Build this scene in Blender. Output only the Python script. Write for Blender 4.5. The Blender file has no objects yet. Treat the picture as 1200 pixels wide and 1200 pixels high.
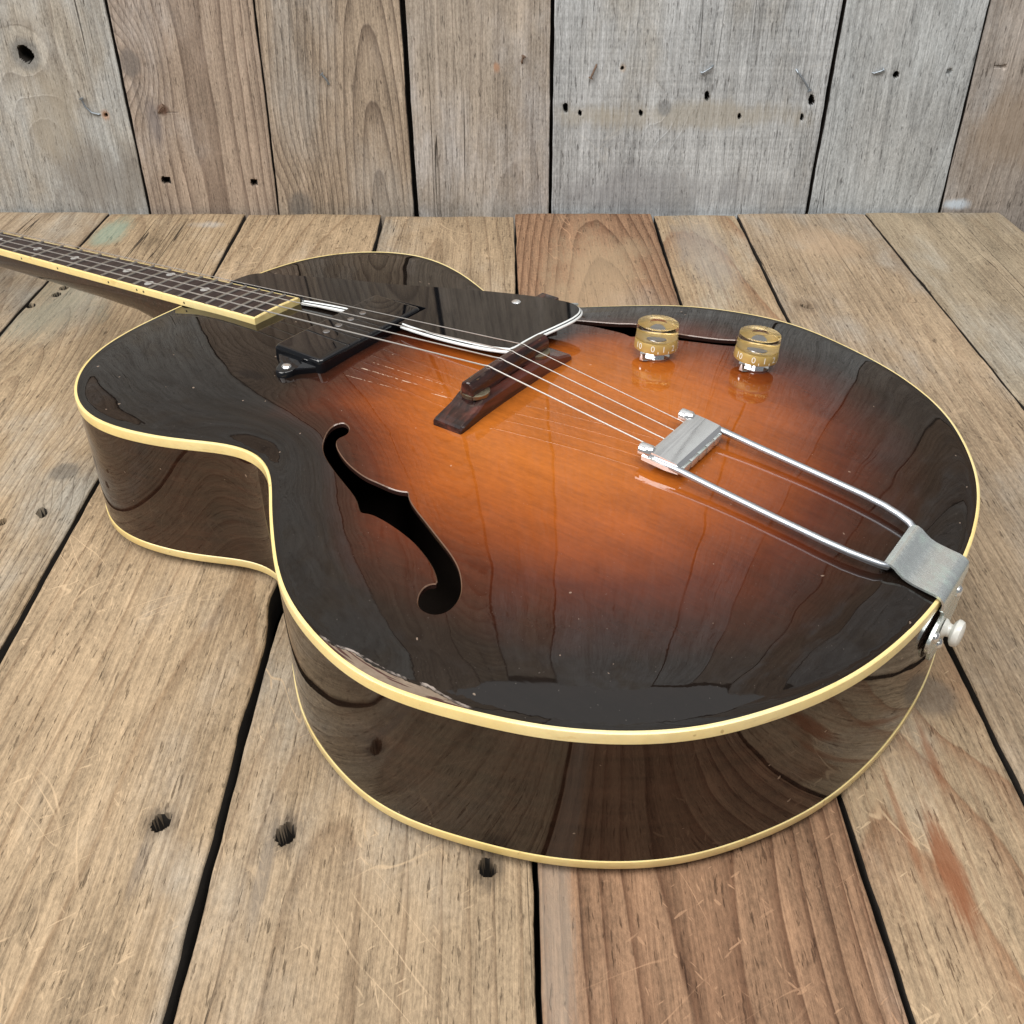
import bpy, bmesh, math, random
import numpy as np
from mathutils import Vector, Matrix, noise
from mathutils.geometry import delaunay_2d_cdt

R = math.radians
scene = bpy.context.scene
COL = scene.collection
rnd = random.Random(7)

# ------------------------------------------------------------------ camera, world, lamps, exposure
CAM_H = 0.3983
cam_d = bpy.data.cameras.new("camera")
cam = bpy.data.objects.new("camera", cam_d)
COL.objects.link(cam)
cam.location = (0, 0, CAM_H)
cam.rotation_euler = (R(90 - 36.1), 0, 0)
cam_d.sensor_width = 36.0
cam_d.lens = 36.0 * 1220 / 1200
cam_d.clip_start = 0.01
cam_d.clip_end = 100
scene.camera = cam

world = bpy.data.worlds.new("World")
scene.world = world
world.use_nodes = True
bgn = world.node_tree.nodes["Background"]
bgn.inputs[0].default_value = (0.94, 0.96, 1.0, 1)
bgn.inputs[1].default_value = 0.22


def area(name, loc, target, sx, sy, power, col):
    d = bpy.data.lights.new(name, 'AREA')
    d.shape = 'RECTANGLE'
    d.size, d.size_y = sx, sy
    d.energy = power
    d.color = col
    o = bpy.data.objects.new(name, d)
    COL.objects.link(o)
    o.location = loc
    o.rotation_euler = (Vector(target) - Vector(loc)).to_track_quat('-Z', 'Y').to_euler()
    return o


area("window_light", (-1.9, -0.5, 1.9), (0.0, 0.6, 0.0), 2.0, 1.7, 74, (1.0, 0.97, 0.93))
area("ceiling_light", (0.4, -0.35, 2.3), (0.1, 1.1, 0.85), 2.2, 1.1, 50, (1.0, 0.97, 0.93))
area("overhead_fill", (0.0, 1.35, 2.6), (0.0, 1.25, 0.0), 5.0, 2.6, 26, (1.0, 0.985, 0.96))  # added soft overhead panel, sized for even reflections and bright metal
scene.cycles.use_denoising = True
scene.cycles.sample_clamp_indirect = 4.0
scene.view_settings.view_transform = 'Standard'
scene.view_settings.look = 'None'
scene.view_settings.exposure = 0.0
scene.view_settings.gamma = 1.0


# ------------------------------------------------------------------ object helpers
def mesh_obj(name, verts, faces, mat, parent=None, smooth=True, sharp=32, uv=None):
    me = bpy.data.meshes.new(name)
    me.from_pydata([tuple(v) for v in verts], [], [tuple(f) for f in faces])
    bm = bmesh.new()
    bm.from_mesh(me)
    bmesh.ops.recalc_face_normals(bm, faces=bm.faces)
    bm.to_mesh(me)
    bm.free()
    if smooth:
        me.polygons.foreach_set("use_smooth", [True] * len(me.polygons))
        if sharp:
            me.set_sharp_from_angle(angle=R(sharp))
    me.materials.append(mat)
    o = bpy.data.objects.new(name, me)
    COL.objects.link(o)
    if parent is not None:
        o.parent = parent
    return o


def empty(name, loc=(0, 0, 0), rotz=0.0, parent=None):
    o = bpy.data.objects.new(name, None)
    COL.objects.link(o)
    o.location = loc
    o.rotation_euler = (0, 0, rotz)
    o.empty_display_size = 0.05
    if parent is not None:
        o.parent = parent
    return o


def tag(o, label=None, cat=None, group=None, kind=None):
    for k, v in (("label", label), ("category", cat), ("group", group), ("kind", kind)):
        if v:
            o[k] = v
    return o


class Geo:
    """collects vertices and faces of one mesh"""
    def __init__(self):
        self.v, self.f = [], []

    def add(self, v, f):
        n = len(self.v)
        self.v += [tuple(p) for p in v]
        self.f += [tuple(i + n for i in q) for q in f]
        return self

    def tube(self, path, r, seg=10, cap=True):
        path = [Vector(p) for p in path]
        rs = r if isinstance(r, (list, tuple)) else [r] * len(path)
        vs, fs = [], []
        up = Vector((0.13, 0.21, 0.97))
        for i, p in enumerate(path):
            a = path[max(i - 1, 0)]
            b = path[min(i + 1, len(path) - 1)]
            d = (b - a).normalized()
            x = d.cross(up)
            if x.length < 1e-4:
                x = d.cross(Vector((1, 0, 0)))
            x.normalize()
            y = x.cross(d)
            for k in range(seg):
                q = 2 * math.pi * k / seg
                vs.append(p + (x * math.cos(q) + y * math.sin(q)) * rs[i])
        for i in range(len(path) - 1):
            for k in range(seg):
                fs.append((i * seg + k, i * seg + (k + 1) % seg, (i + 1) * seg + (k + 1) % seg, (i + 1) * seg + k))
        if cap:
            fs.append(tuple(range(seg))[::-1])
            fs.append(tuple((len(path) - 1) * seg + k for k in range(seg)))
        return self.add(vs, fs)

    def lathe(self, prof, seg=32, mtx=None):
        """profile of (radius, height); closes the ends"""
        vs, fs = [], []
        for r, z in prof:
            for k in range(seg):
                q = 2 * math.pi * k / seg
                vs.append(Vector((r * math.cos(q), r * math.sin(q), z)))
        for i in range(len(prof) - 1):
            for k in range(seg):
                fs.append((i * seg + k, i * seg + (k + 1) % seg, (i + 1) * seg + (k + 1) % seg, (i + 1) * seg + k))
        fs.append(tuple(range(seg))[::-1])
        fs.append(tuple((len(prof) - 1) * seg + k for k in range(seg)))
        if mtx is not None:
            vs = [mtx @ v for v in vs]
        return self.add(vs, fs)

    def box(self, lo, hi, bev=0.0, segs=2, mtx=None):
        bm = bmesh.new()
        bmesh.ops.create_cube(bm, size=1.0)
        for v in bm.verts:
            v.co = Vector([(lo[i] + hi[i]) / 2 + v.co[i] * (hi[i] - lo[i]) for i in range(3)])
        if bev:
            bmesh.ops.bevel(bm, geom=bm.edges[:], offset=bev, segments=segs, profile=0.5, affect='EDGES')
        bm.verts.index_update()
        vs = [v.co.copy() for v in bm.verts]
        if mtx is not None:
            vs = [mtx @ v for v in vs]
        fs = [tuple(v.index for v in f.verts) for f in bm.faces]
        bm.free()
        return self.add(vs, fs)

    def loft(self, secs, cap=True, closed=True):
        n = len(secs[0])
        vs = [p for s in secs for p in s]
        fs = []
        m = n if closed else n - 1
        for i in range(len(secs) - 1):
            for k in range(m):
                fs.append((i * n + k, i * n + (k + 1) % n, (i + 1) * n + (k + 1) % n, (i + 1) * n + k))
        if cap:
            fs.append(tuple(range(n))[::-1])
            fs.append(tuple((len(secs) - 1) * n + k for k in range(n)))
        return self.add(vs, fs)

    def build(self, name, mat, parent=None, **kw):
        return mesh_obj(name, self.v, self.f, mat, parent, **kw)


# ------------------------------------------------------------------ node helpers
class NT:
    def __init__(self, name):
        self.mat = bpy.data.materials.new(name)
        self.mat.use_nodes = True
        self.t = self.mat.node_tree
        self.b = self.t.nodes["Principled BSDF"]

    def node(self, typ, **kw):
        n = self.t.nodes.new(typ)
        for k, v in kw.items():
            setattr(n, k, v)
        return n

    def put(self, sock, val):
        if isinstance(val, bpy.types.NodeSocket):
            self.t.links.new(val, sock)
        else:
            if sock.type == 'RGBA' and not isinstance(val, (int, float)) and len(val) == 3:
                val = (*val, 1)
            sock.default_value = val

    def m(self, op, a, b=None, c=None, clamp=False):
        n = self.node('ShaderNodeMath', operation=op, use_clamp=clamp)
        for i, v in enumerate((a, b, c)):
            if v is not None:
                self.put(n.inputs[i], v)
        return n.outputs[0]

    def add(self, *a):
        r = a[0]
        for q in a[1:]:
            r = self.m('ADD', r, q)
        return r

    def mul(self, *a):
        r = a[0]
        for q in a[1:]:
            r = self.m('MULTIPLY', r, q)
        return r

    def xyz(self, x, y, z):
        n = self.node('ShaderNodeCombineXYZ')
        for i, v in enumerate((x, y, z)):
            self.put(n.inputs[i], v)
        return n.outputs[0]

    def noise(self, vec, scale=1.0, detail=2.0, rough=0.5, dist=0.0):
        n = self.node('ShaderNodeTexNoise')
        self.put(n.inputs['Vector'], vec)
        n.inputs['Scale'].default_value = scale
        n.inputs['Detail'].default_value = detail
        n.inputs['Roughness'].default_value = rough
        n.inputs['Distortion'].default_value = dist
        return n.outputs[0]

    def remap(self, v, a, b, c=0.0, d=1.0, smooth=False):
        n = self.node('ShaderNodeMapRange')
        n.interpolation_type = 'SMOOTHSTEP' if smooth else 'LINEAR'
        n.clamp = True
        self.put(n.inputs['Value'], v)
        for k, q in (('From Min', a), ('From Max', b), ('To Min', c), ('To Max', d)):
            self.put(n.inputs[k], q)
        return n.outputs[0]

    def mix(self, f, a, b, mode='MIX'):
        n = self.node('ShaderNodeMix', data_type='RGBA', blend_type=mode)
        self.put(n.inputs[0], f)
        self.put(n.inputs[6], a)
        self.put(n.inputs[7], b)
        return n.outputs[2]

    def ramp(self, f, stops):
        n = self.node('ShaderNodeValToRGB')
        cr = n.color_ramp
        while len(cr.elements) < len(stops):
            cr.elements.new(0.5)
        for e, (p, c) in zip(cr.elements, stops):
            e.position = p
            e.color = (*c, 1)
        self.put(n.inputs[0], f)
        return n.outputs[0]

    def bump(self, h, dist, strength=1.0, normal=None):
        n = self.node('ShaderNodeBump')
        n.inputs['Strength'].default_value = strength
        n.inputs['Distance'].default_value = dist
        self.put(n.inputs['Height'], h)
        if normal is not None:
            self.put(n.inputs['Normal'], normal)
        return n.outputs[0]

    def set(self, **kw):
        for k, v in kw.items():
            self.put(self.b.inputs[k.replace('_', ' ')], v)
        return self.mat

    def obj_xyz(self):
        c = self.node('ShaderNodeTexCoord').outputs['Object']
        s = self.node('ShaderNodeSeparateXYZ')
        self.t.links.new(c, s.inputs[0])
        return c, s.outputs[0], s.outputs[1], s.outputs[2]


def weathered_wood(name, seed, light, dark, grey, ring=170.0, cx=0.0, cz=0.05, slope=0.08, warp=0.02,
                   contrast=0.55, greyness=0.45, knots=(), stains=(), cracks=0.5, scratch=0.5, saw=0.0, relief=1.0, swirl=0.5, sharp=3.2):
    """board lumber: x across, y along the grain, z out of the face"""
    N = NT(name)
    c, x, y, z = N.obj_xyz()
    xs, ys = N.add(x, seed * 1.37), N.add(y, seed * 2.11)
    # growth rings round a tilted pith
    n1 = N.noise(N.xyz(N.mul(xs, 8), N.mul(ys, 1.6), seed), 1, 3, 0.5)
    n2 = N.noise(N.xyz(N.mul(xs, 2.0), N.mul(ys, 2.2), seed + 5), 1, 2, 0.5)
    n3 = N.noise(N.xyz(N.mul(xs, 40), N.mul(ys, 5), seed + 9), 1, 3, 0.6)
    X = N.add(x, N.m('MULTIPLY_ADD', n1, warp, -cx - warp / 2))
    Z = N.add(N.mul(y, slope), N.m('MULTIPLY_ADD', n2, 0.05 * swirl, cz - 0.025 * swirl))
    Rr = N.m('SQRT', N.add(N.mul(X, X), N.mul(Z, Z)))
    core = 0.0
    for (kx, ky, kr, amp) in knots:
        dx = N.mul(N.add(x, -kx), 1 / (kr * 1.9))
        dy = N.mul(N.add(y, -ky), 1 / (kr * 3.2))
        g = N.m('POWER', 2.718, N.mul(N.add(N.mul(dx, dx), N.mul(dy, dy)), -1.0))
        Rr = N.add(Rr, N.mul(g, amp * kr))
        ax = N.mul(N.add(x, -kx), 1 / kr)
        ay = N.mul(N.add(y, -ky), 1 / (kr * 1.15))
        q = N.add(N.m('SQRT', N.add(N.mul(ax, ax), N.mul(ay, ay))), N.m('MULTIPLY_ADD', n3, 0.7, -0.35))
        core = N.m('MAXIMUM', core, N.remap(q, 1.05, 0.6, 0, 1, True))
    ph = N.add(N.mul(Rr, ring), N.mul(n3, 0.5))
    fr = N.m('FRACT', ph)
    late = N.m('MULTIPLY', N.m('POWER', fr, sharp), N.remap(fr, 1.0, 0.93, 0, 1, True))
    # fibres, streaks, blotches
    fib = N.noise(N.xyz(N.mul(xs, 800), N.mul(ys, 24), seed + 2), 1, 4, 0.7)
    streak = N.noise(N.xyz(N.mul(xs, 70), N.mul(ys, 1.7), seed + 3), 1, 4, 0.6)
    blot = N.noise(N.xyz(N.mul(xs, 22), N.mul(ys, 9), seed + 4), 1, 6, 0.65)
    big = N.noise(N.xyz(N.mul(xs, 7), N.mul(ys, 3.2), seed + 6), 1, 3, 0.55)
    fine = N.noise(N.xyz(N.mul(xs, 620), N.mul(ys, 260), seed + 7), 1, 4, 0.75)
    col = N.mix(N.mul(late, contrast), light, dark)
    gm = N.remap(N.add(N.mul(big, 0.65), N.mul(blot, 0.35)), 0.62 - 0.32 * greyness, 0.78 - 0.3 * greyness, 0, 0.85, True)
    col = N.mix(gm, col, N.mix(N.mul(late, contrast * 0.8), grey, [q * 0.55 for q in grey]))
    val = N.add(N.remap(fib, 0.32, 0.68, -0.26, 0.22), N.remap(streak, 0.3, 0.7, -0.15, 0.13), N.remap(blot, 0.28, 0.72, -0.24, 0.20),
                N.remap(fine, 0.32, 0.68, -0.24, 0.22), 1.0)
    if saw:
        sw = N.noise(N.xyz(N.mul(xs, 5), N.mul(ys, 260), seed + 8), 1, 2, 0.6)
        val = N.add(val, N.remap(sw, 0.35, 0.7, -saw, saw))
    col = N.mix(1.0, col, N.xyz(val, val, val), 'MULTIPLY')
    hairl = N.remap(N.noise(N.xyz(N.mul(xs, 430), N.mul(ys, 5), seed + 31), 1, 3, 0.6), 0.535, 0.575, 0, 0.24, True)
    hairl = N.mul(hairl, N.remap(big, 0.35, 0.6, 0.35, 1))
    col = N.mix(hairl, col, [q * 0.62 for q in dark])
    # dark specks of dirt in the pores
    pore = N.remap(N.noise(N.xyz(N.mul(xs, 520), N.mul(ys, 60), seed + 11), 1, 3, 0.65), 0.61, 0.70, 0, 0.6, True)
    col = N.mix(pore, col, [q * 0.28 for q in dark])
    # long drying checks
    cn = N.noise(N.xyz(N.mul(xs, 44), N.mul(ys, 0.8), seed + 12), 1, 3, 0.45)
    cm = N.remap(N.noise(N.xyz(N.mul(xs, 9), N.mul(ys, 3), seed + 13), 1, 1, 0.5), 0.62 - 0.25 * cracks, 0.68 - 0.2 * cracks, 0, 1, True)
    ck = N.mul(N.remap(N.m('ABSOLUTE', N.add(cn, -0.5)), 0.0012, 0.0042, 1, 0, True), cm)
    col = N.mix(N.mul(ck, 0.85), col, (0.018, 0.013, 0.010))
    # pale scuffs at odd angles
    if scratch:
        sc = 0.0
        for a, sd in ((38, 1.3), (-55, 4.1), (12, 8.8)):
            ca, sa = math.cos(R(a)), math.sin(R(a))
            u = N.add(N.mul(xs, ca), N.mul(ys, sa))
            w = N.add(N.mul(ys, ca), N.mul(xs, -sa))
            hair = N.remap(N.m('ABSOLUTE', N.add(N.noise(N.xyz(N.mul(u, 34), N.mul(w, 5), seed + sd), 1, 2, 0.5), -0.5)), 0.0015, 0.0055, 1, 0, True)
            hm = N.remap(N.noise(N.xyz(N.mul(u, 16), N.mul(w, 11), seed + sd + 3), 1, 2, 0.5), 0.52, 0.64, 0, 1, True)
            chip = N.remap(N.noise(N.xyz(N.mul(u, 420), N.mul(w, 70), seed + sd), 1, 2, 0.5), 0.685, 0.72, 0, 1, True)
            sc = N.m('MAXIMUM', sc, N.m('MAXIMUM', N.mul(hair, hm), N.mul(chip, 0.8)))
        smask = N.remap(N.noise(N.xyz(N.mul(xs, 14), N.mul(ys, 14), seed + 21), 1, 2, 0.5), 0.42, 0.62, 0.1, 1, True)
        col = N.mix(N.mul(sc, smask, 0.72 * scratch), col, [min(q * 1.55, 0.85) for q in light])
    for (sx, sy, rx, ry, sc_, st) in stains:
        ax = N.mul(N.add(x, -sx), 1 / rx)
        ay = N.mul(N.add(y, -sy), 1 / ry)
        q = N.add(N.m('SQRT', N.add(N.mul(ax, ax), N.mul(ay, ay))), N.m('MULTIPLY_ADD', blot, 2.2, -1.1), N.m('MULTIPLY_ADD', fib, .8, -.4))
        col = N.mix(N.remap(q, 1.15, 0.35, 0, st, True), col, sc_)
    if knots:
        col = N.mix(N.mul(core, 0.72), col, N.mix(fine, [q * 0.30 for q in dark], [q * 0.75 for q in grey]))
    h = N.add(N.mul(late, 0.5), N.mul(fib, 0.5), N.mul(fine, 0.6), N.mul(blot, 0.5), N.mul(ck, -1.6), N.mul(pore, -0.8))
    N.set(Base_Color=col, Roughness=N.remap(blot, 0.3, 0.7, 0.62, 0.82), Specular_IOR_Level=0.28,
          Normal=N.bump(h, 0.0009 * relief, 0.9))
    return N.mat


def plain(name, col, rough=0.5, metal=0.0, coat=0.0, spec=0.5, bump=None, coat_rough=0.05):
    N = NT(name)
    N.set(Base_Color=col, Roughness=rough, Metallic=metal, Coat_Weight=coat, Coat_Roughness=coat_rough, Specular_IOR_Level=spec)
    c, x, y, z = N.obj_xyz()
    if bump:
        N.set(Normal=N.bump(N.noise(c, bump[0], 3, 0.6), bump[1], 1.0))
        v = N.remap(N.noise(c, bump[0] * 0.35, 4, 0.6), 0.3, 0.7, 0.86, 1.08)
        N.set(Base_Color=N.mix(1.0, col, N.xyz(v, v, v), 'MULTIPLY'))
        if metal:
            N.set(Roughness=N.remap(N.noise(c, bump[0] * 0.6, 4, 0.65), 0.3, 0.7, rough * 0.7, rough * 1.5))
    return N.mat


SAWN = plain("edge_grime_and_shade", (.022, .017, .013), .9, bump=(220, .0006))  # edge grime, taken near black to paint shade into gaps and holes

# ------------------------------------------------------------------ boards: floor and wall
def board(name, parent, mat, xl, xr, ylines, thick, seed, holes=(), wob=0.00042, cup=0.0003, ends=0.0012, edge=0.0011, chips=()):
    """one plank as a closed block: worn long edges, slight cupping, real nail holes; local x across, y along, z up"""
    xc = (xl(ylines[0]) + xr(ylines[0]) + xl(ylines[-1]) + xr(ylines[-1])) / 4
    w = xr(ylines[len(ylines) // 2]) - xl(ylines[len(ylines) // 2])
    al = [0, 0.0004, 0.001, 0.0022, 0.006]
    us = al + list(np.linspace(0.018, w - 0.018, max(3, int(w / 0.012)))) + [w - q for q in al[::-1]]
    ys = list(ylines)
    for hx, hy, rx, ry, dp, an in holes:
        k = max(rx, ry) * 1.5
        us = [u for u in us if abs(u - (hx - xc + w / 2)) > k] + list(np.linspace(hx - xc + w / 2 - k, hx - xc + w / 2 + k, 21))
        ys = [q for q in ys if abs(q - hy) > k] + list(np.linspace(hy - k, hy + k, 21))
    us = sorted(set(np.clip(np.round(us, 5), 0, w).tolist()))
    ys = sorted(set(np.round(ys, 5).tolist()))
    nu, ny = len(us), len(ys)
    vs, fs = [], []
    for j, yy in enumerate(ys):
        L, Rg = xl(yy), xr(yy)
        wl = wob * 2 * (noise.noise((yy * 21, seed, 0.3)) + 0.6 * noise.noise((yy * 75, seed, 2.3)))
        wr = wob * 2 * (noise.noise((yy * 19, seed, 7.3)) + 0.6 * noise.noise((yy * 70, seed, 5.1)))
        for cxx, cyy, cw, cl in chips:
            b = math.exp(-((yy - cyy) / cl) ** 2) * cw
            if cxx < 0:
                wl += b
            else:
                wr -= b
        L, Rg = L + wl, Rg + wr
        wid = Rg - L
        for u in us:
            xx = L + wid * u / w
            e = min(u, w - u)
            ev = edge * (0.75 + 0.9 * abs(noise.noise((yy * 16, seed + (3 if u < w / 2 else 9), 1.7))))
            zz = -0.9 * ev * max(0, 1 - e / ev) ** 2.4 if e < ev else 0.0
            zz += cup * (1 - (2 * u / w - 1) ** 2) + 0.0005 * noise.noise((xx * 30, yy * 7, seed)) + 0.0003 * noise.noise((xx * 90, yy * 24, seed))
            ye = yy
            if j == ny - 1:
                ye = yy + .0022 * noise.noise((xx * 26, seed, 4.4)) - .0008
            de = min(yy - ys[0], ys[-1] - yy)
            if de < ends:
                zz -= 0.6 * ends * (1 - de / ends) ** 2
            for hx, hy, rx, ry, dp, an in holes:
                dx, dy = xx - hx, yy - hy
                ca, sa = math.cos(an), math.sin(an)
                qx, qy = (dx * ca + dy * sa) / rx, (dy * ca - dx * sa) / ry
                q = math.hypot(qx, qy) * (1 + 0.25 * noise.noise((math.atan2(qy, qx) * 1.3, seed, hx * 50)))
                if q < 1.0:
                    zz -= dp * min(1, (1 - q) / 0.16)
                elif q < 1.6:
                    zz -= 0.0006 * (1.6 - q)
            vs.append((xx - xc, ye, zz))
    idx = lambda j, i: j * nu + i
    for j in range(ny - 1):
        for i in range(nu - 1):
            fs.append((idx(j, i), idx(j, i + 1), idx(j + 1, i + 1), idx(j + 1, i)))
    # skirt and underside
    rim = [idx(0, i) for i in range(nu)] + [idx(j, nu - 1) for j in range(1, ny)] + [idx(ny - 1, i) for i in range(nu - 2, -1, -1)] + [idx(j, 0) for j in range(ny - 2, 0, -1)]
    n0 = len(vs)
    ntop = len(fs)
    for r_ in rim:
        vs.append((vs[r_][0], vs[r_][1], -thick))
    m = len(rim)
    for k in range(m):
        fs.append((rim[k], rim[(k + 1) % m], n0 + (k + 1) % m, n0 + k)[::-1])
    fs.append(tuple(n0 + k for k in range(m))[::-1])
    o = mesh_obj(name, vs, fs, mat, parent, sharp=38)
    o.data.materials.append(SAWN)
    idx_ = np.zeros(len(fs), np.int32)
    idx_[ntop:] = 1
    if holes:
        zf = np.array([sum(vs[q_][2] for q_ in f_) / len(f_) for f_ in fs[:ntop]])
        idx_[:ntop][zf < -.0042] = 1  # hole insides get the near-black tone as painted shade
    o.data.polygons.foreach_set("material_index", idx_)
    return o, xc


def lin(y0, x0, y1, x1):
    return lambda y: x0 + (x1 - x0) * (y - y0) / (y1 - y0)


floor = tag(empty("floor"), "weathered brown plank floor with dark gaps under the guitar", "floor", kind="structure")
FY0, FY1 = -1.3, 1.0945
GAPS = [(lin(0, -.735, 1, -.735), .003), (lin(0, -.584, 1, -.582), .003), (lin(1.094, -.4309, .8031, -.4345), .0028), (lin(1.0888, -.2832, .4133, -.2796), .0032),
        (lin(1.0812, -.1372, .2092, -.134), .0045), (lin(1.0812, .0027, .2092, .0106), .0022), (lin(1.0812, .1499, .2092, .1555), .0034),
        (lin(1.0888, .2393, .3198, .2417), .0028), (lin(1.094, .3777, .6792, .3853), .0028), (lin(1.1, .5227, 1.0348, .5266), .0)]
ylf = list(np.arange(FY0, 0.05, 0.09)) + list(np.arange(0.05, FY1, 0.0075)) + [FY1]
TAN, TAN_D, GREY = (.40, .31, .212), (.17, .104, .06), (.345, .325, .28)
RUST, RUST_D = (.31, .185, .11), (.10, .044, .023)
IRON = (.035, .03, .028)
Hl = lambda px, py, r=.0040, d=.018, e=1.25, a=0.2: (px, py, r, r * e, d, a)
fl_spec = [
    dict(light=TAN, dark=TAN_D, grey=GREY, ring=150, cx=.02, cz=.08, slope=.03),
    dict(light=TAN, dark=TAN_D, grey=GREY, ring=170, cx=.03, cz=.06, slope=.05, greyness=0.58,
         holes=[Hl(-.457, 1.076, .003, .006)]),
    dict(light=(0.395, 0.296, 0.188), dark=TAN_D, grey=GREY, ring=190, cx=-.03, cz=.03, slope=-.07, greyness=0.48,
         knots=[(-.3071, .5929, .012, 1.1)], holes=[Hl(-.3269, .5351, .0028, .01), Hl(-.3048, .5462, .0035, .012, 1.6), Hl(-.413, .8973, .0042), Hl(-.4148, .8824, .004), Hl(-.4293, .8588, .004)],
         stains=[(-.412, 1.035, .020, .042, (.26, .38, .31), .6), (-.40, .86, .05, .08, (.42, .44, .36), .45), (-.315, 1.055, .02, .013, (.50, .52, .52), .4)]),
    dict(light=(0.418, 0.309, 0.196), dark=(.195, .118, .062), grey=(0.360, 0.326, 0.274), ring=85, sharp=9, cx=.05, cz=.055, slope=.055, greyness=0.30, contrast=.95, scratch=1.0, cracks=.3,
         holes=[Hl(-.1621, .3037, .0041, .013, 1.3, -.3), Hl(-.2671, .9981, .0035, .004, .8), Hl(-.1726, .9936, .0035, .004, .8)],
         stains=[(-.1621, .3037, .010, .012, IRON, .5), (-.1651, .283, .004, .02, (.20, .16, .125), .5), (-.142, .60, .012, .05, (.34, .31, .29), .7)], chips=[(1, .46, .004, .02), (1, .36, .0015, .015)]),
    dict(light=(0.404, 0.300, 0.193), dark=(.17, .105, .058), grey=(0.338, 0.303, 0.251), ring=130, sharp=7, cx=-.02, cz=.06, slope=.03, greyness=0.48, contrast=.8, scratch=1.0, cracks=.3,
         holes=[Hl(-.1031, .2972, .0041, .014, 1.5, -.2), Hl(-.0109, .2796, .004, .014, 1.2), Hl(-.0225, .9676, .003, .004, .8)],
         stains=[(-.1031, .2972, .009, .013, IRON, .5), (-.0109, .2796, .008, .011, IRON, .5), (-.1095, .275, .004, .035, (.20, .17, .14), .55)], chips=[(-1, .46, .002, .012)]),
    dict(light=RUST, dark=RUST_D, grey=(0.342, 0.272, 0.209), ring=260, cx=.0, cz=.10, slope=.012, greyness=0.33, contrast=.95, scratch=1.3, warp=.012, cracks=.3,
         stains=[(.019, .28, .008, .30, (.40, .335, .265), .5), (.075, .9, .06, .16, (.48, .36, .23), .55)]),
    dict(light=(0.418, 0.309, 0.196), dark=(.24, .10, .042), grey=(0.378, 0.339, 0.274), ring=58, cx=-.03, cz=.035, slope=.10, greyness=0.36, contrast=.7, scratch=1.0, swirl=.7,
         knots=[(.2187, .3834, .016, 1.3)], stains=[(.193, .285, .0068, .040, (.25, .095, .042), .85), (.206, .345, .004, .03, (.27, .11, .05), .6), (.180, .31, .0025, .05, (.27, .11, .05), .5), (.19, .98, .03, .10, (.34, .31, .28), .5)], cracks=.3),
    dict(light=(0.409, 0.309, 0.206), dark=(.20, .125, .075), grey=(0.333, 0.303, 0.260), ring=200, cx=.06, cz=.05, slope=.03, greyness=0.48, contrast=.4, scratch=.7,
         holes=[Hl(.2622, .857, .0036, .008, 1.6, .8), Hl(.3534, .8696, .0028, .005, 2.0, .5)],
         stains=[(.2622, .857, .012, .014, (.12, .08, .05), .5), (.31, 1.0, .04, .05, (.50, .36, .24), .5)]),
    dict(light=(0.386, 0.314, 0.219), dark=(.23, .16, .10), grey=(0.342, 0.321, 0.274), ring=120, cx=-.04, cz=.06, slope=.03, greyness=0.53, contrast=.3, scratch=.3, cracks=.6,
         holes=[Hl(.402, 1.055, .003, .004, .7), Hl(.475, 1.055, .003, .004, .7)]),
]
for i, sp in enumerate(fl_spec):
    (ga, wa), (gb, wb) = GAPS[i], GAPS[i + 1]
    sp = dict(sp)
    holes, chips = sp.pop('holes', []), sp.pop('chips', ())
    xl = (lambda g, w: (lambda y: g(y) + w / 2))(ga, wa)
    xr = (lambda g, w: (lambda y: g(y) - w / 2))(gb, wb)
    xc = (xl(FY0) + xr(FY0) + xl(FY1) + xr(FY1)) / 4
    for key in ('knots', 'stains'):
        if key in sp:
            sp[key] = [(q[0] - xc,) + tuple(q[1:]) for q in sp[key]]
    mat = weathered_wood("floor_wood_%d" % i, 3.7 + i * 5.3, **sp)
    end = (1.093, 1.0925, 1.0885, 1.0880, 1.0805, 1.0880, 1.0845, 1.0880, 1.0935)[i]
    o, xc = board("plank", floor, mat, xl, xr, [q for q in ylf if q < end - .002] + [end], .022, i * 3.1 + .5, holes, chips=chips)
    o.location = (xc, 0, (-.0006, .0004, 0, -.0003, 0, .0006, -.0004, .0003, -.0002)[i])
under = plain("gap_shade_dark", (.02, .016, .013), .95, bump=(60, .002))  # near-black: shade of the board gaps put into the colour
g = Geo()
g.box((-1.2, -1.5, -.075), (1.3, 1.20, -.06))
g.build("dark_under_sheet", under, floor, smooth=False)  # added dark sheet that keeps the floor gaps black

wall = tag(empty("plank_wall", (0, 1.0965, 0)), "upright wall of wide grey weathered boards with bent nails behind the guitar", "wall", kind="thing")
WG, WGD, WGG = (.41, .35, .29), (.15, .115, .09), (.44, .445, .45)
BR, BRD = (.385, .28, .205), (.12, .075, .05)
WZ0, WZ1 = -.058, 1.72
ylw = list(np.arange(WZ0, .24, .0085)) + list(np.arange(.26, WZ1, .10)) + [WZ1]
WGAPS = [(lin(0, -.89, 1, -.89), .003), (lin(0, -.735, 1, -.735), .003), (lin(0, -.575, 1, -.575), .003), (lin(0, -.3904, .208, -.3903), .0028), (lin(0, -.2512, .208, -.2480), .0018), (lin(0, -.1034, .208, -.1057), .0052),
         (lin(0, .0411, .208, .0390), .0036), (lin(0, .3179, .208, .3196), .0038), (lin(0, .4607, .208, .4594), .0026), (lin(0, .615, 1, .615), .003), (lin(0, .78, 1, .78), .003), (lin(0, .93, 1, .93), .003)]
NAILRUST = (.42, .235, .14)
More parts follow.
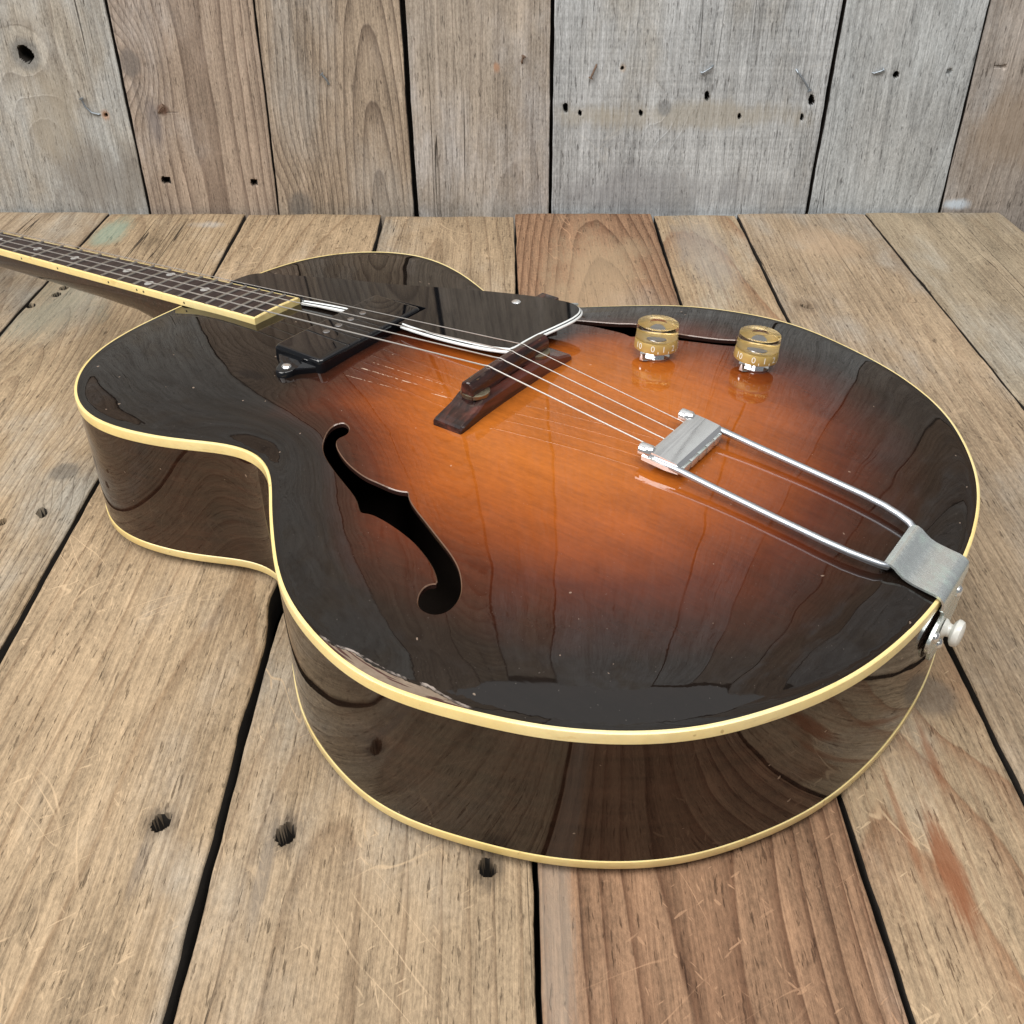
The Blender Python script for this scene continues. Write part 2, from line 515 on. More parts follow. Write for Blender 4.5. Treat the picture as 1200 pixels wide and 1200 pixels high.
w_spec = [
    dict(light=WG, dark=WGD, grey=WGG, ring=150, cx=.02, cz=.05, slope=.03, greyness=.7),
    dict(light=BR, dark=BRD, grey=WGG, ring=150, cx=.02, cz=.05, slope=.03, greyness=.4, knots=[(-.65, .5, .02, 1.2)]),
    dict(light=(0.441, 0.395, 0.328), dark=WGD, grey=(0.429, 0.441, 0.435), ring=140, cx=.0, cz=.03, slope=.05, greyness=.75, contrast=.45, cracks=.35,
         knots=[(-.4807, .1576, .016, 1.3)], holes=[(-.4807, .1576, .0070, .0085, .019, .35), Hl(-.4145, .0995, .002, .006, 1)],
         stains=[(-.4153, .1, .005, .007, NAILRUST, .8), (-.43, .03, .06, .05, (.22, .20, .18), .6), (-.47, .10, .03, .05, (.37, .32, .25), .6)]),
    dict(light=(0.418, 0.328, 0.254), dark=(.145, .10, .075), grey=(0.418, 0.379, 0.350), ring=330, cx=.0, cz=.14, slope=.0, greyness=.35, contrast=.9, warp=.008, swirl=.2,
         knots=[(-.379, .150, .013, 1.0), (-.365, .45, .02, 1.1)], holes=[Hl(-.368, .033, .0028, .012, 1.5), Hl(-.2742, .0303, .0028, .012, 1.4), Hl(-.349, .1025, .0012, .005, 1)],
         stains=[(-.366, .09, .009, .03, (.17, .15, .15), .6), (-.355, .105, .006, .006, (.14, .06, .035), .7)]),
    dict(light=(0.418, 0.333, 0.249), dark=(.125, .09, .068), grey=(0.395, 0.362, 0.322), ring=150, cx=.035, cz=.012, slope=.14, greyness=.4, contrast=.95, swirl=1.0, warp=.03,
         knots=[(-.2273, .006, .017, 1.3)]),
    dict(light=(0.435, 0.373, 0.305), dark=(.165, .125, .10), grey=(0.452, 0.441, 0.435), ring=260, cx=.04, cz=.09, slope=.02, greyness=.55, contrast=.4, warp=.012,
         holes=[Hl(-.016, .1458, .0022, .008, 1.2)], stains=[(-.016, .1458, .004, .006, NAILRUST, .8)]),
    dict(light=(0.463, 0.441, 0.395), dark=(.18, .165, .15), grey=(0.469, 0.492, 0.508), ring=190, cx=.0, cz=.07, slope=.03, greyness=.85, contrast=.42, warp=.014, cracks=.25, saw=.08,
         knots=[(.1552, .1067, .0095, 1.0), (.235, .62, .02, 1.1), (.10, .36, .015, 1.1)],
         holes=[Hl(.0543, .1067, .0024, .012, 2), Hl(.0692, .1017, .0018, .012, 1.6), Hl(.1314, .1017, .0018, .01, 2), Hl(.197, .1183, .0022, .012, 2.2), Hl(.2321, .0983, .0018, .01, 1.8), Hl(.303, .1142, .0028, .012, 2), Hl(.2963, .0975, .0018, .01, 2), Hl(.1097, .145, .0018, .008, 1)],
         stains=[(.1097, .145, .0045, .006, (.45, .35, .25), .6), (.20, .099, .12, .016, (.40, .36, .285), .55), (.075, .100, .035, .016, (.40, .36, .285), .55), (.17, .02, .14, .03, (.25, .25, .26), .5)]),
    dict(light=(0.486, 0.497, 0.492), dark=(.19, .19, .19), grey=(0.486, 0.514, 0.525), ring=230, cx=.02, cz=.10, slope=.0, greyness=.8, contrast=.45, warp=.01, cracks=.5,
         holes=[Hl(.3835, .1386, .003, .012, 1.2), Hl(.4361, .1418, .003, .004, 1.0)]),
    dict(light=(0.390, 0.339, 0.294), dark=(.17, .13, .10), grey=(0.384, 0.373, 0.362), ring=120, cx=.05, cz=.05, slope=.03, greyness=.5, contrast=.3, cracks=.2, saw=.04,
         holes=[Hl(.4899, .1458, .0025, .003, 1)], stains=[(.475, .007, .016, .007, (.62, .70, .78), .9), (.53, .09, .06, .05, (.37, .28, .20), .5)]),
    dict(light=BR, dark=BRD, grey=WGG, ring=150, cx=.02, cz=.05, slope=.03, greyness=.5),
    dict(light=WG, dark=WGD, grey=WGG, ring=150, cx=.02, cz=.05, slope=.03, greyness=.7),
]
wall_boards = []
for i, sp in enumerate(w_spec):
    (ga, wa), (gb, wb) = WGAPS[i], WGAPS[i + 1]
    sp = dict(sp)
    holes = sp.pop('holes', [])
    xl = (lambda g, w: (lambda y: g(y) + w / 2))(ga, wa)
    xr = (lambda g, w: (lambda y: g(y) - w / 2))(gb, wb)
    xc = (xl(WZ0) + xr(WZ0) + xl(WZ1) + xr(WZ1)) / 4
    for key in ('knots', 'stains'):
        if key in sp:
            sp[key] = [(q[0] - xc,) + tuple(q[1:]) for q in sp[key]]
    sp.setdefault('scratch', .25)
    mat = weathered_wood("wall_wood_%d" % i, 61.3 + i * 4.9, **sp)
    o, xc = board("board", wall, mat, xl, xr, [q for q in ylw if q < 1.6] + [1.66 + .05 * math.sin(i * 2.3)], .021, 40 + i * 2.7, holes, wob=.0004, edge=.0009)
    o.rotation_euler = (R(90), 0, 0)
    o.location = (xc, (0, .001, .0005, 0, .001, .002, 0, .0005, .0015, 0, 0)[i], 0)
    wall_boards.append((o, xc))
g = Geo()
g.box((-1.0, .024, WZ0), (1.05, .04, WZ1))
g.build("backing", under, wall, smooth=False)  # added dark sheet behind the boards, blackens the wall gaps

steel = plain("nail_steel", (.33, .37, .41), .45, .85, bump=(900, .0001))
rusty = plain("nail_rust", (.22, .15, .11), .65, .5, bump=(900, .0001))
# bent nails (board index, x, z at the point, list of (dx, dz, out) steps)
NAILS = [(2, -.4175, .1005, [(0, 0, -.004), (-.004, .000, .002), (-.010, .002, .004), (-.015, .008, .005), (-.017, .016, .006)], steel),
         (3, -.361, .1015, [(0, 0, -.003), (.002, .002, .004), (.005, .006, .006), (.008, .008, .006)], rusty),
         (4, -.1855, .129, [(0, 0, -.003), (.002, .001, .004), (.000, .006, .007), (-.004, .011, .007)], steel),
         (5, .0105, .148, [(0, 0, -.003), (-.001, .003, .004), (.001, .008, .005)], rusty),
         (6, .0845, .1495, [(0, 0, -.003), (-.002, -.004, .005), (-.006, -.013, .006)], rusty),
         (6, .2005, .148, [(0, 0, -.003), (-.003, -.002, .005), (-.008, -.005, .006), (-.012, -.007, .006)], steel),
         (6, .2815, .1455, [(0, 0, -.004), (.003, -.004, .004), (.010, -.012, .006), (.017, -.021, .006)], steel),
         (7, .358, .1405, [(0, 0, -.003), (.003, .000, .004), (.011, .003, .005)], steel)]
for bi, nx, nz, steps, m in NAILS:
    bo, xc = wall_boards[bi]
    pts = [Vector((nx - xc + dx, nz + dz, out * .55)) for dx, dz, out in steps]
    g = Geo().tube(pts, .0010, 8)
    d = (pts[-1] - pts[-2]).normalized()
    g.tube([pts[-1] - d * .0004, pts[-1] + d * .0006], .0023, 10)
    g.build("nail", m, bo)

# ------------------------------------------------------------------ the guitar: frame of reference
# local x runs from the tail to the neck, y from the centre line to the treble-less near side, z up from the floor
ANG = R(143.5)
ORG = (0.2016, 0.3658, 0.0)
ZR, ZB = 0.0923, 0.006
guitar = tag(empty("guitar", ORG, ANG), "sunburst hollow-body electric tenor guitar lying on its back on the planks", "guitar")


def P(t, s, z):
    return Vector((t, s, ZR + z))


HALF = [(0, 0), (.0004, .020), (.0040, .050), (.0110, .079), (.0190, .0995), (.0332, .1255), (.0490, .1468), (.0600, .158), (.0760, .170), (.0930, .1808),
        (.1098, .1885), (.1250, .1938), (.1400, .1988), (.1550, .2026), (.1700, .2048), (.1890, .2040), (.2056, .2008), (.2220, .1955), (.2392, .1885), (.2493, .1825),
        (.2589, .1755), (.2712, .1660), (.2858, .1535), (.2975, .1432), (.3090, .1330), (.3200, .1245), (.3300, .1195), (.3410, .1176), (.3535, .1192), (.3620, .1228),
        (.3750, .1290), (.3880, .1346), (.4062, .1412), (.4215, .1448), (.4377, .1462), (.4530, .1440), (.4649, .1390), (.4775, .1322), (.4890, .1225),
        (.5009, .1084), (.5087, .0932), (.5140, .0780), (.5172, .0600), (.5188, .0420), (.5196, .0222), (.5199, 0)]


def resample(pts, step, closed=True):
    p = np.array(pts, float)
    if closed:
        p = np.vstack([p, p[:1]])
    d = np.r_[0, np.cumsum(np.hypot(*np.diff(p, axis=0).T))]
    n = max(3, int(round(d[-1] / step)))
    q = np.linspace(0, d[-1], n + 1)[:-1] if closed else np.linspace(0, d[-1], n + 1)
    return np.stack([np.interp(q, d, p[:, 0]), np.interp(q, d, p[:, 1])], 1)


def smooth_closed(p, it):
    for _ in range(it):
        p = 0.5 * p + 0.25 * (np.roll(p, 1, 0) + np.roll(p, -1, 0))
    return p


def smooth_keep(p, it):
    """smooths without the shrinkage"""
    for _ in range(it):
        p = p + 0.5 * (0.5 * (np.roll(p, 1, 0) + np.roll(p, -1, 0)) - p)
        p = p - 0.53 * (0.5 * (np.roll(p, 1, 0) + np.roll(p, -1, 0)) - p)
    return p


full = HALF + [(t, -s) for t, s in HALF[-2:0:-1]]
_raw = resample(smooth_keep(resample(full, .003), 40), .003)
_f = np.fft.fft(_raw[:, 0] + 1j * _raw[:, 1])
_k = np.abs(np.fft.fftfreq(len(_raw), 1.0 / len(_raw)))
_s = np.fft.ifft(_f * np.clip((32 - _k) / 14.0, 0, 1))
OUT = resample(np.stack([_s.real, _s.imag], 1), .003)
tang = np.roll(OUT, -1, 0) - np.roll(OUT, 1, 0)
tang /= np.hypot(*tang.T)[:, None]
nrm_out = np.stack([-tang[:, 1], tang[:, 0]], 1)     # left of travel
if ((OUT + nrm_out * .01 - OUT.mean(0)) ** 2).sum() < ((OUT - OUT.mean(0)) ** 2).sum():
    INW = nrm_out
else:
    INW = -nrm_out


def inset(d):
    return OUT + INW * d


def inside(pts, poly):
    x, y = pts[:, 0], pts[:, 1]
    r = np.zeros(len(pts), bool)
    a, b = poly, np.roll(poly, -1, 0)
    for (x0, y0), (x1, y1) in zip(a, b):
        if y0 == y1:
            continue
        c = ((y0 > y) != (y1 > y)) & (x < (x1 - x0) * (y - y0) / (y1 - y0) + x0)
        r ^= c
    return r


def edge_dist(pts, poly):
    a, b = poly, np.roll(poly, -1, 0)
    ab = b - a
    den = (ab * ab).sum(1)
    res = np.full(len(pts), 9.0)
    for k in range(0, len(pts), 400):
        q = pts[k:k + 400, None, :] - a[None]
        t = np.clip((q * ab[None]).sum(2) / den[None], 0, 1)
        d = q - ab[None] * t[..., None]
        res[k:k + 400] = np.sqrt((d * d).sum(2)).min(1)
    return res


# the arch: a membrane over the outline, flattened at the rim
GS = .0025
gx = np.arange(-.02, .545, GS)
gy = np.arange(-.225, .2251, GS)
GXX, GYY = np.meshgrid(gx, gy, indexing='ij')
gpts = np.stack([GXX.ravel(), GYY.ravel()], 1)
mask = inside(gpts, OUT).reshape(GXX.shape)
u = np.zeros(GXX.shape)
par = (np.add.outer(np.arange(len(gx)), np.arange(len(gy))) % 2)
for it in range(420):
    for c in (0, 1):
        un = 0.25 * (np.roll(u, 1, 0) + np.roll(u, -1, 0) + np.roll(u, 1, 1) + np.roll(u, -1, 1) + GS * GS)
        sel = mask & (par == c)
        u[sel] += 1.93 * (un[sel] - u[sel])
u /= u.max()
ARCH = u * (1 - np.exp(-(np.maximum(u, 0) / .085) ** 1.5))
for _ in range(14):
    ARCH = 0.5 * ARCH + 0.125 * (np.roll(ARCH, 1, 0) + np.roll(ARCH, -1, 0) + np.roll(ARCH, 1, 1) + np.roll(ARCH, -1, 1))
ARCH *= .0168
ARCH -= .0004 * np.exp(-((u - .03) / .03) ** 2) * (u > 0)
for _ in range(4):
    ARCH = 0.5 * ARCH + 0.125 * (np.roll(ARCH, 1, 0) + np.roll(ARCH, -1, 0) + np.roll(ARCH, 1, 1) + np.roll(ARCH, -1, 1))
AGX, AGY = np.gradient(ARCH, GS)


def samp(F, t, s):
    fx = (np.asarray(t, float) - gx[0]) / GS
    fy = (np.asarray(s, float) - gy[0]) / GS
    i, j = np.floor(fx).astype(int), np.floor(fy).astype(int)
    a, b = fx - i, fy - j
    w = lambda q: [((-q + 2) * q - 1) * q / 2, ((3 * q - 5) * q * q + 2) / 2, ((-3 * q + 4) * q + 1) * q / 2, (q - 1) * q * q / 2]
    wa, wb = w(a), w(b)
    r = 0
    for m_ in range(4):
        for n_ in range(4):
            r = r + wa[m_] * wb[n_] * F[np.clip(i + m_ - 1, 0, F.shape[0] - 1), np.clip(j + n_ - 1, 0, F.shape[1] - 1)]
    return r


def arch(t, s):
    return float(samp(ARCH, t, s))


# ------------------------------------------------------------------ guitar materials
def lacquer_top():
    N = NT("sunburst_lacquer")
    c, x, y, z = N.obj_xyz()
    at = N.node('ShaderNodeAttribute', attribute_name="burst").outputs['Fac']
    ed = N.node('ShaderNodeAttribute', attribute_name="edge_distance").outputs['Fac']
    n1 = N.noise(c, 14, 4, 0.6)
    grain = N.noise(N.xyz(N.mul(x, 22), N.mul(y, 420), 0.3), 1, 4, 0.6)
    fleck = N.noise(N.xyz(N.mul(x, 260), N.mul(y, 520), 4.3), 1, 3, 0.6)
    cloud = N.noise(N.xyz(N.mul(x, 16), N.mul(y, 40), 7.7), 1, 4, 0.6)
    f = N.add(at, N.m('MULTIPLY_ADD', n1, .07, -.035), N.m('MULTIPLY_ADD', cloud, .05, -.025))
    col = N.ramp(f, [(0.0, (.0075, .0052, .0040)), (.14, (.011, .0065, .0045)), (.28, (.034, .0105, .0055)), (.43, (.085, .018, .006)), (.57, (.185, .041, .0075)), (.71, (.295, .071, .010)), (.86, (.36, .095, .012)), (1.0, (.395, .112, .015))])
    v = N.add(1.0, N.remap(grain, .3, .7, -.10, .10), N.remap(fleck, .3, .7, -.09, .09), N.remap(cloud, .3, .7, -.13, .13))
    col = N.mix(1.0, col, N.xyz(v, v, v), 'MULTIPLY')
    # worn strip of bare wood beside the binding
    jag = N.noise(N.xyz(N.mul(x, 90), N.mul(y, 260), 2.2), 1, 4, 0.7)
    wid = N.mul(N.remap(x, .122, .155, 0, 1, True), N.remap(x, .212, .180, 0, 1, True), N.remap(y, 0.1, .12, 0, 1))
    lim = N.add(N.mul(wid, .0058), N.m('MULTIPLY_ADD', jag, .0036, -.0023))
    bare = N.mul(N.remap(N.m('SUBTRACT', lim, ed), .0, .0004, 0, 1, True), N.remap(wid, .02, .08, 0, 1))
    rim = N.mul(N.remap(N.m('ABSOLUTE', N.m('SUBTRACT', N.add(lim, .0006), ed)), .0003, .0007, 1, 0, True), N.remap(wid, .05, .2, 0, .55), N.remap(jag, .45, .6, 0, 1))
    line = N.remap(N.noise(N.xyz(N.mul(N.add(x, N.mul(y, .6)), 40), N.mul(ed, 900), 8.1), 1, 2, .5), .56, .62, 0, 1, True)
    bcol = N.mix(line, N.mix(fleck, (.15, .11, .082), (.29, .23, .175)), (.07, .035, .03))
    col = N.mix(bare, col, bcol)
    col = N.mix(rim, col, (.55, .47, .42))
    # pale pick scratches under the strings, and a few dings
    def streaks(x0, x1, y0, slope, wdt, sd):
        yy = N.m('SUBTRACT', y, N.m('MULTIPLY_ADD', x, slope, y0 - slope * x0))
        k = N.remap(N.m('ABSOLUTE', yy), wdt * .5, wdt, 1, 0, True)
        e = N.mul(N.remap(x, x0, x0 + .004, 0, 1), N.remap(x, x1, x1 - .004, 0, 1))
        br = N.remap(N.noise(N.xyz(N.mul(x, 260), N.mul(y, 700), sd), 1, 2, .6), .46, .56, 0, 1, True)
        return N.mul(k, e, br)
    sc = 0.0
    for a in ((.296, .345, .0255, .05, .00050, 1.), (.272, .288, .0275, .08, .00045, 2.), (.285, .342, .0175, .03, .00025, 3.), (.30, .345, .0345, .10, .0002, 4.), (.215, .221, -.012, .6, .0005, 5.)):
        sc = N.m('MAXIMUM', sc, streaks(*a))
    ding = N.remap(N.noise(c, 240, 1, .5), .79, .80, 0, .8, True)
    col = N.mix(N.m('MAXIMUM', N.mul(sc, .75), N.mul(ding, .35)), col, (.72, .55, .42))
    dust = N.remap(N.noise(c, 900, 1, .5), .76, .80, 0, .10, True)
    col = N.mix(dust, col, (.5, .45, .4))
    smear = N.noise(N.xyz(N.mul(x, 9), N.mul(y, 26), 3.), 1, 4, .6)
    wave = N.add(N.mul(N.noise(c, 26, 1, .5), 1.0), N.mul(N.noise(N.xyz(N.mul(x, 60), N.mul(y, 240), 1.), 1, 2, .5), .02))
    nb = N.bump(wave, .00028, 1.0)
    gl = N.m('SUBTRACT', 1.0, bare)
    N.set(Base_Color=col, Roughness=.6, Specular_IOR_Level=.02, Coat_Weight=gl, Coat_IOR=1.51,
          Coat_Roughness=N.remap(smear, .35, .7, .010, .045), Coat_Normal=nb)
    return N.mat


def lacquer_side():
    N = NT("dark_side_lacquer")
    c, x, y, z = N.obj_xyz()
    g1 = N.noise(N.xyz(N.mul(x, 14), N.mul(y, 14), N.mul(z, 160)), 1, 4, .6)
    fl = N.noise(N.xyz(N.mul(x, 55), N.mul(y, 55), N.mul(z, 7)), 1, 3, .6)
    big = N.noise(c, 7, 3, .55)
    red = N.mul(N.remap(x, .27, .36, 0, 1, True), N.remap(x, .50, .42, 0, 1, True))
    a = N.mix(N.remap(big, .35, .65), (.007, .0038, .0025), (.026, .012, .007))
    a = N.mix(N.mul(red, .7), a, (.034, .014, .008))
    v = N.add(1.0, N.remap(g1, .3, .7, -.42, .42), N.remap(fl, .3, .7, -.32, .32))
    col = N.mix(1.0, a, N.xyz(v, v, v), 'MULTIPLY')
    ding = N.remap(N.noise(c, 200, 1, .5), .79, .80, 0, .5, True)
    col = N.mix(ding, col, (.4, .3, .22))
    nb = N.bump(N.add(N.noise(c, 22, 1, .5), N.mul(fl, .10)), .00045, 1.0)
    sm = N.noise(N.xyz(N.mul(x, 12), N.mul(y, 12), N.mul(z, 40)), 1, 4, .6)
    N.set(Base_Color=col, Roughness=.6, Specular_IOR_Level=.02, Coat_Weight=1.0, Coat_IOR=1.58, Coat_Roughness=N.remap(sm, .35, .7, .012, .065), Coat_Normal=nb)
    return N.mat


def cream_binding():
    N = NT("aged_cream_binding")
    c, x, y, z = N.obj_xyz()
    a = N.noise(c, 9, 4, .6)
    b = N.noise(c, 120, 3, .6)
    col = N.mix(N.remap(a, .3, .7), (.88, .66, .24), (.93, .78, .40))
    spot = N.remap(N.noise(c, 210, 1, .5), .74, .79, 0, .6, True)
    col = N.mix(spot, col, (.42, .28, .10))
    w_ = N.noise(N.xyz(N.mul(x, 35), N.mul(y, 35), N.mul(z, 160)), 1, 5, .7)
    col = N.mix(N.remap(w_, .58, .72, 0, .45, True), col, (.60, .38, .12))
    v = N.remap(b, .3, .7, .93, 1.05)
    N.set(Base_Color=N.mix(1.0, col, N.xyz(v, v, v), 'MULTIPLY'), Roughness=.32, Coat_Weight=.5, Coat_Roughness=.12, Subsurface_Weight=.12,
          Subsurface_Radius=(.6, .4, .2), Subsurface_Scale=.002, Normal=N.bump(N.noise(c, 70, 2, .5), .0002, 1.0))
    return N.mat


def rosewood(name, a=(.045, .022, .018), b=(.013, .008, .008), coat=.5, red=0.0):
    N = NT(name)
    c, x, y, z = N.obj_xyz()
    g1 = N.noise(N.xyz(N.mul(x, 260), N.mul(y, 26), N.mul(z, 260)), 1, 4, .6)
    g2 = N.noise(N.xyz(N.mul(x, 70), N.mul(y, 9), N.mul(z, 120)), 1, 3, .6, .5)
    col = N.mix(N.remap(g1, .35, .65), b, a)
    if red:
        col = N.mix(N.mul(N.remap(g2, .45, .62, 0, 1, True), red), col, (.15, .045, .032))
    po = N.remap(N.noise(N.xyz(N.mul(x, 700), N.mul(y, 90), N.mul(z, 700)), 1, 2, .6), .62, .70, 0, .5, True)
    col = N.mix(po, col, (.10, .07, .06))
    N.set(Base_Color=col, Roughness=.5, Specular_IOR_Level=.12, Coat_Weight=coat, Coat_Roughness=.10, Normal=N.bump(N.add(g1, N.mul(po, -1.)), .0002, .8))
    return N.mat


TOP, SIDE, CREAM = lacquer_top(), lacquer_side(), cream_binding()
ROSE = rosewood("bridge_rosewood", (.045, .019, .016), (.012, .007, .007), .9, .65)
BOARDW = rosewood("fingerboard_rosewood", (.058, .040, .036), (.024, .017, .017), .1)
NECKW = rosewood("neck_mahogany_dark", (.034, .012, .007), (.014, .006, .004), .8)
BLACK = plain("black_plastic", (.003, .0035, .005), .04, 0, .4, .5, coat_rough=.03)
GUARD = plain("black_guard_plastic", (.004, .0045, .006), .05, 0, .3, .5, coat_rough=.03)
WHITE = plain("white_guard_edge", (.80, .84, .84), .35, 0, .4)
PIN = plain("white_plastic", (.78, .78, .73), .35, 0, .5)
CHROME = plain("nickel_plate", (.93, .94, .95), .07, .9, bump=(60, .00003))
POLE = plain("pole_screw_steel", (.50, .50, .51), .3, 1.0)
DULL = plain("tarnished_nickel", (.84, .89, .87), .22, .7, bump=(60, .00005))
ROD = plain("polished_steel_rod", (.55, .59, .64), .36, 1.0)
FRET = plain("fret_wire", (.50, .48, .45), .30, 1.0)
STRING = plain("string_steel", (.80, .77, .73), .34, .9)
_n = NT("patinated_nickel")
_c, _x, _y, _z = _n.obj_xyz()
_p = _n.remap(_n.noise(_c, 95, 5, .65), .45, .68, 0, .75, True)
_q = _n.noise(_c, 420, 3, .6)
_n.set(Base_Color=_n.mix(_p, (.74, .79, .78), (.50, .62, .57)), Metallic=_n.remap(_p, 0, 1, .8, .5), Roughness=_n.remap(_q, .3, .7, .17, .34),
       Normal=_n.bump(_n.add(_q, _n.noise(_c, 60, 2, .5)), .00006, 1.0))
DULL = _n.mat
BRASS = plain("aged_brass", (.32, .28, .20), .40, 1.0, bump=(700, .0002))
PEARL = plain("pearl_inlay", (.46, .46, .45), .25, 0, .6)
DOT = plain("dark_dot", (.02, .015, .012), .5)
INNER = plain("raw_inside_wood", (.035, .022, .015), .8, bump=(80, .0005))

# ------------------------------------------------------------------ soundboard with f-shaped holes
FH = [(302.1, 78.1), (308.8, 75.6), (312.2, 78.8), (312.6, 84.2), (309.0, 91.7), (304.3, 97.8), (298.1, 102.6), (289.2, 107.4), (279.1, 112.1), (269.9, 116.1), (261.9, 119.6), (255.5, 123.1), (249.6, 127.6), (246.2, 129.0), (241.1, 127.6),
      (232.9, 128.1), (224.4, 129.4), (215.5, 131.3), (207.6, 133.6), (198.4, 137.5), (190.2, 141.8), (183.2, 147.6), (184.6, 149.0), (186.4, 152.0), (186.0, 156.4), (183.8, 160.6), (181.1, 163.2), (177.4, 164.3), (172.8, 163.8),
      (169.5, 161.4), (167.7, 157.0), (167.9, 151.6), (170.1, 146.1), (174.7, 140.4), (180.8, 134.9), (188.5, 130.2), (197.5, 126.0), (206.8, 121.8), (216.3, 117.4), (223.4, 114.2), (230.3, 110.5), (234.6, 107.2), (236.4, 105.2),
      (240.6, 106.7), (246.7, 107.3), (254.7, 106.9), (262.9, 106.6), (271.0, 105.0), (280.6, 102.1), (290.2, 97.8), (297.1, 93.6), (300.8, 89.8), (301.2, 87.2), (299.6, 83.5)]
fh = np.array(FH) / 1000.0


def catmull(p, n=4):
    r = []
    m = len(p)
    for i in range(m):
        a, b, c, d = p[i - 1], p[i], p[(i + 1) % m], p[(i + 2) % m]
        for k in range(n):
            t = k / n
            r.append(0.5 * ((2 * b) + (c - a) * t + (2 * a - 5 * b + 4 * c - d) * t * t + (3 * b - a - 3 * c + d) * t ** 3))
    return np.array(r)


fh_near = resample(smooth_closed(catmull(fh, 4), 2), .0013)
fh_far = fh_near * np.array([1, -1])
TOPIN = inset(.0015)
step = .0036
tx, ty = np.meshgrid(np.arange(-.01, .54, step), np.arange(-.22, .22, step * .866), indexing='ij')
tx = tx + (np.arange(tx.shape[1]) % 2)[None, :] * step / 2
cand = np.stack([tx.ravel(), ty.ravel()], 1)
cand = cand[inside(cand, TOPIN)]
keep = edge_dist(cand, TOPIN) > .0022
for hpoly in (fh_near, fh_far):
    keep &= (edge_dist(cand, hpoly) > .0012) & ~inside(cand, hpoly)
cand = cand[keep]
# an extra row just inside the rim keeps the edge band even
row = inset(.0015 + .0018)
allp, edges, base = [], [], 0
for poly in (TOPIN, fh_near, fh_far):
    n = len(poly)
    allp.append(poly)
    edges += [(base + k, base + (k + 1) % n) for k in range(n)]
    base += n
allp = np.vstack(allp + [row[::2], cand])
vo, eo, fo, *_ = delaunay_2d_cdt([Vector(p) for p in allp], edges, [], 0, 1e-6)
vo = np.array([(v.x, v.y) for v in vo])
fo = np.array([f for f in fo if len(f) == 3])
cen = vo[fo].mean(1)
ok = inside(cen, TOPIN) & ~inside(cen, fh_near) & ~inside(cen, fh_far)
fo = fo[ok]
used_v = np.unique(fo)
remap_v = -np.ones(len(vo), int)
remap_v[used_v] = np.arange(len(used_v))
vo, fo = vo[used_v], remap_v[fo]
hz = samp(ARCH, vo[:, 0], vo[:, 1])
me = bpy.data.meshes.new("soundboard")
tri_n = np.cross(np.c_[vo[fo[:, 1]] - vo[fo[:, 0]], np.zeros(len(fo))], np.c_[vo[fo[:, 2]] - vo[fo[:, 0]], np.zeros(len(fo))])[:, 2]
fo[tri_n < 0] = fo[tri_n < 0][:, ::-1]
me.from_pydata([(a, b, ZR + c) for (a, b), c in zip(vo, hz)], [], [tuple(int(k) for k in f) for f in fo])
me.polygons.foreach_set("use_smooth", [True] * len(me.polygons))
gxn, gyn = samp(AGX, vo[:, 0], vo[:, 1]), samp(AGY, vo[:, 0], vo[:, 1])
nn = np.c_[-gxn, -gyn, np.ones(len(vo))]
nn /= np.linalg.norm(nn, axis=1)[:, None]
me.normals_split_custom_set_from_vertices([tuple(q) for q in nn])
ed = edge_dist(vo, TOPIN)
at_ = np.where(vo[:, 0] < .215, 182.0, 150.0) / 1000
sd = ((np.abs(vo[:, 0] - .215) / at_) ** 2.3 + (np.abs(vo[:, 1]) / .163) ** 2.3) ** (1 / 2.3)
burst = np.clip(1.0 - (sd - .33) / .84, 0, 1)
burst = np.minimum(burst, np.clip((ed - .010) / .100, 0, 1))
for nm, arr in (("burst", burst), ("edge_distance", ed)):
    a = me.attributes.new(nm, 'FLOAT', 'POINT')
    a.data.foreach_set("value", arr.astype(np.float32))
me.materials.append(TOP)
soundboard = bpy.data.objects.new("soundboard", me)
COL.objects.link(soundboard)
soundboard.parent = guitar
RIMW = plain("rubbed_hole_rim", (.16, .085, .05), .3, 0, 1.0, bump=(500, .0003))
EDGEW = plain("worn_hole_edge", (.040, .018, .014), .25, 0, 1.0, bump=(300, .0002))
for poly in (fh_near, fh_far):
    ha = samp(ARCH, poly[:, 0], poly[:, 1])
    tq = np.roll(poly, -1, 0) - np.roll(poly, 1, 0)
    tq /= np.hypot(*tq.T)[:, None]
    hn = np.stack([-tq[:, 1], tq[:, 0]], 1)
    if not inside(poly[40:41] + hn[40:41] * .0005, poly)[0]:
        hn = -hn
    inn = poly + hn * .00045
    Geo().loft([[P(a, b, c + .00004) for (a, b), c in zip(poly, ha)], [P(a, b, c - .00045) for (a, b), c in zip(inn, ha)]], cap=False).build("hole_rim", RIMW, soundboard)
    secs = [[P(a, b, c - dz) for (a, b), c in zip(inn, ha)] for dz in (.00044, .0010, .0026)]
    Geo().loft(secs, cap=False).build("sound_hole", EDGEW, soundboard)

# ------------------------------------------------------------------ sides, back, bindings


def ring(prof):
    """rings of the outline at (inset, height over rim)"""
    return [[P(a, b, z) for a, b in inset(d)] for d, z in prof]


SD = .0863
Geo().loft(ring([(.0003, -.0055), (.0003, -.030), (.0003, -.058), (.0003, -SD + .0048)]), cap=False).build("side", SIDE, guitar)
Geo().loft(ring([(.0030, -.0012), (.0018, -.0066), (.0002, -.0062), (-.00015, -.0058), (-.0002, -.0012), (.0000, -.0004), (.0006, .0000), (.0010, .0001), (.0016, .0001), (.0020, -.0008)]), cap=False).build("top_binding", CREAM, guitar)
Geo().loft(ring([(.004, -SD + .0056), (.0018, -SD + .0058), (.0002, -SD + .0054), (-.00015, -SD + .0050), (-.0002, -SD + .0008), (.0002, -SD + .0001), (.0016, -SD), (.003, -SD)]), cap=False).build("back_binding", CREAM, guitar)
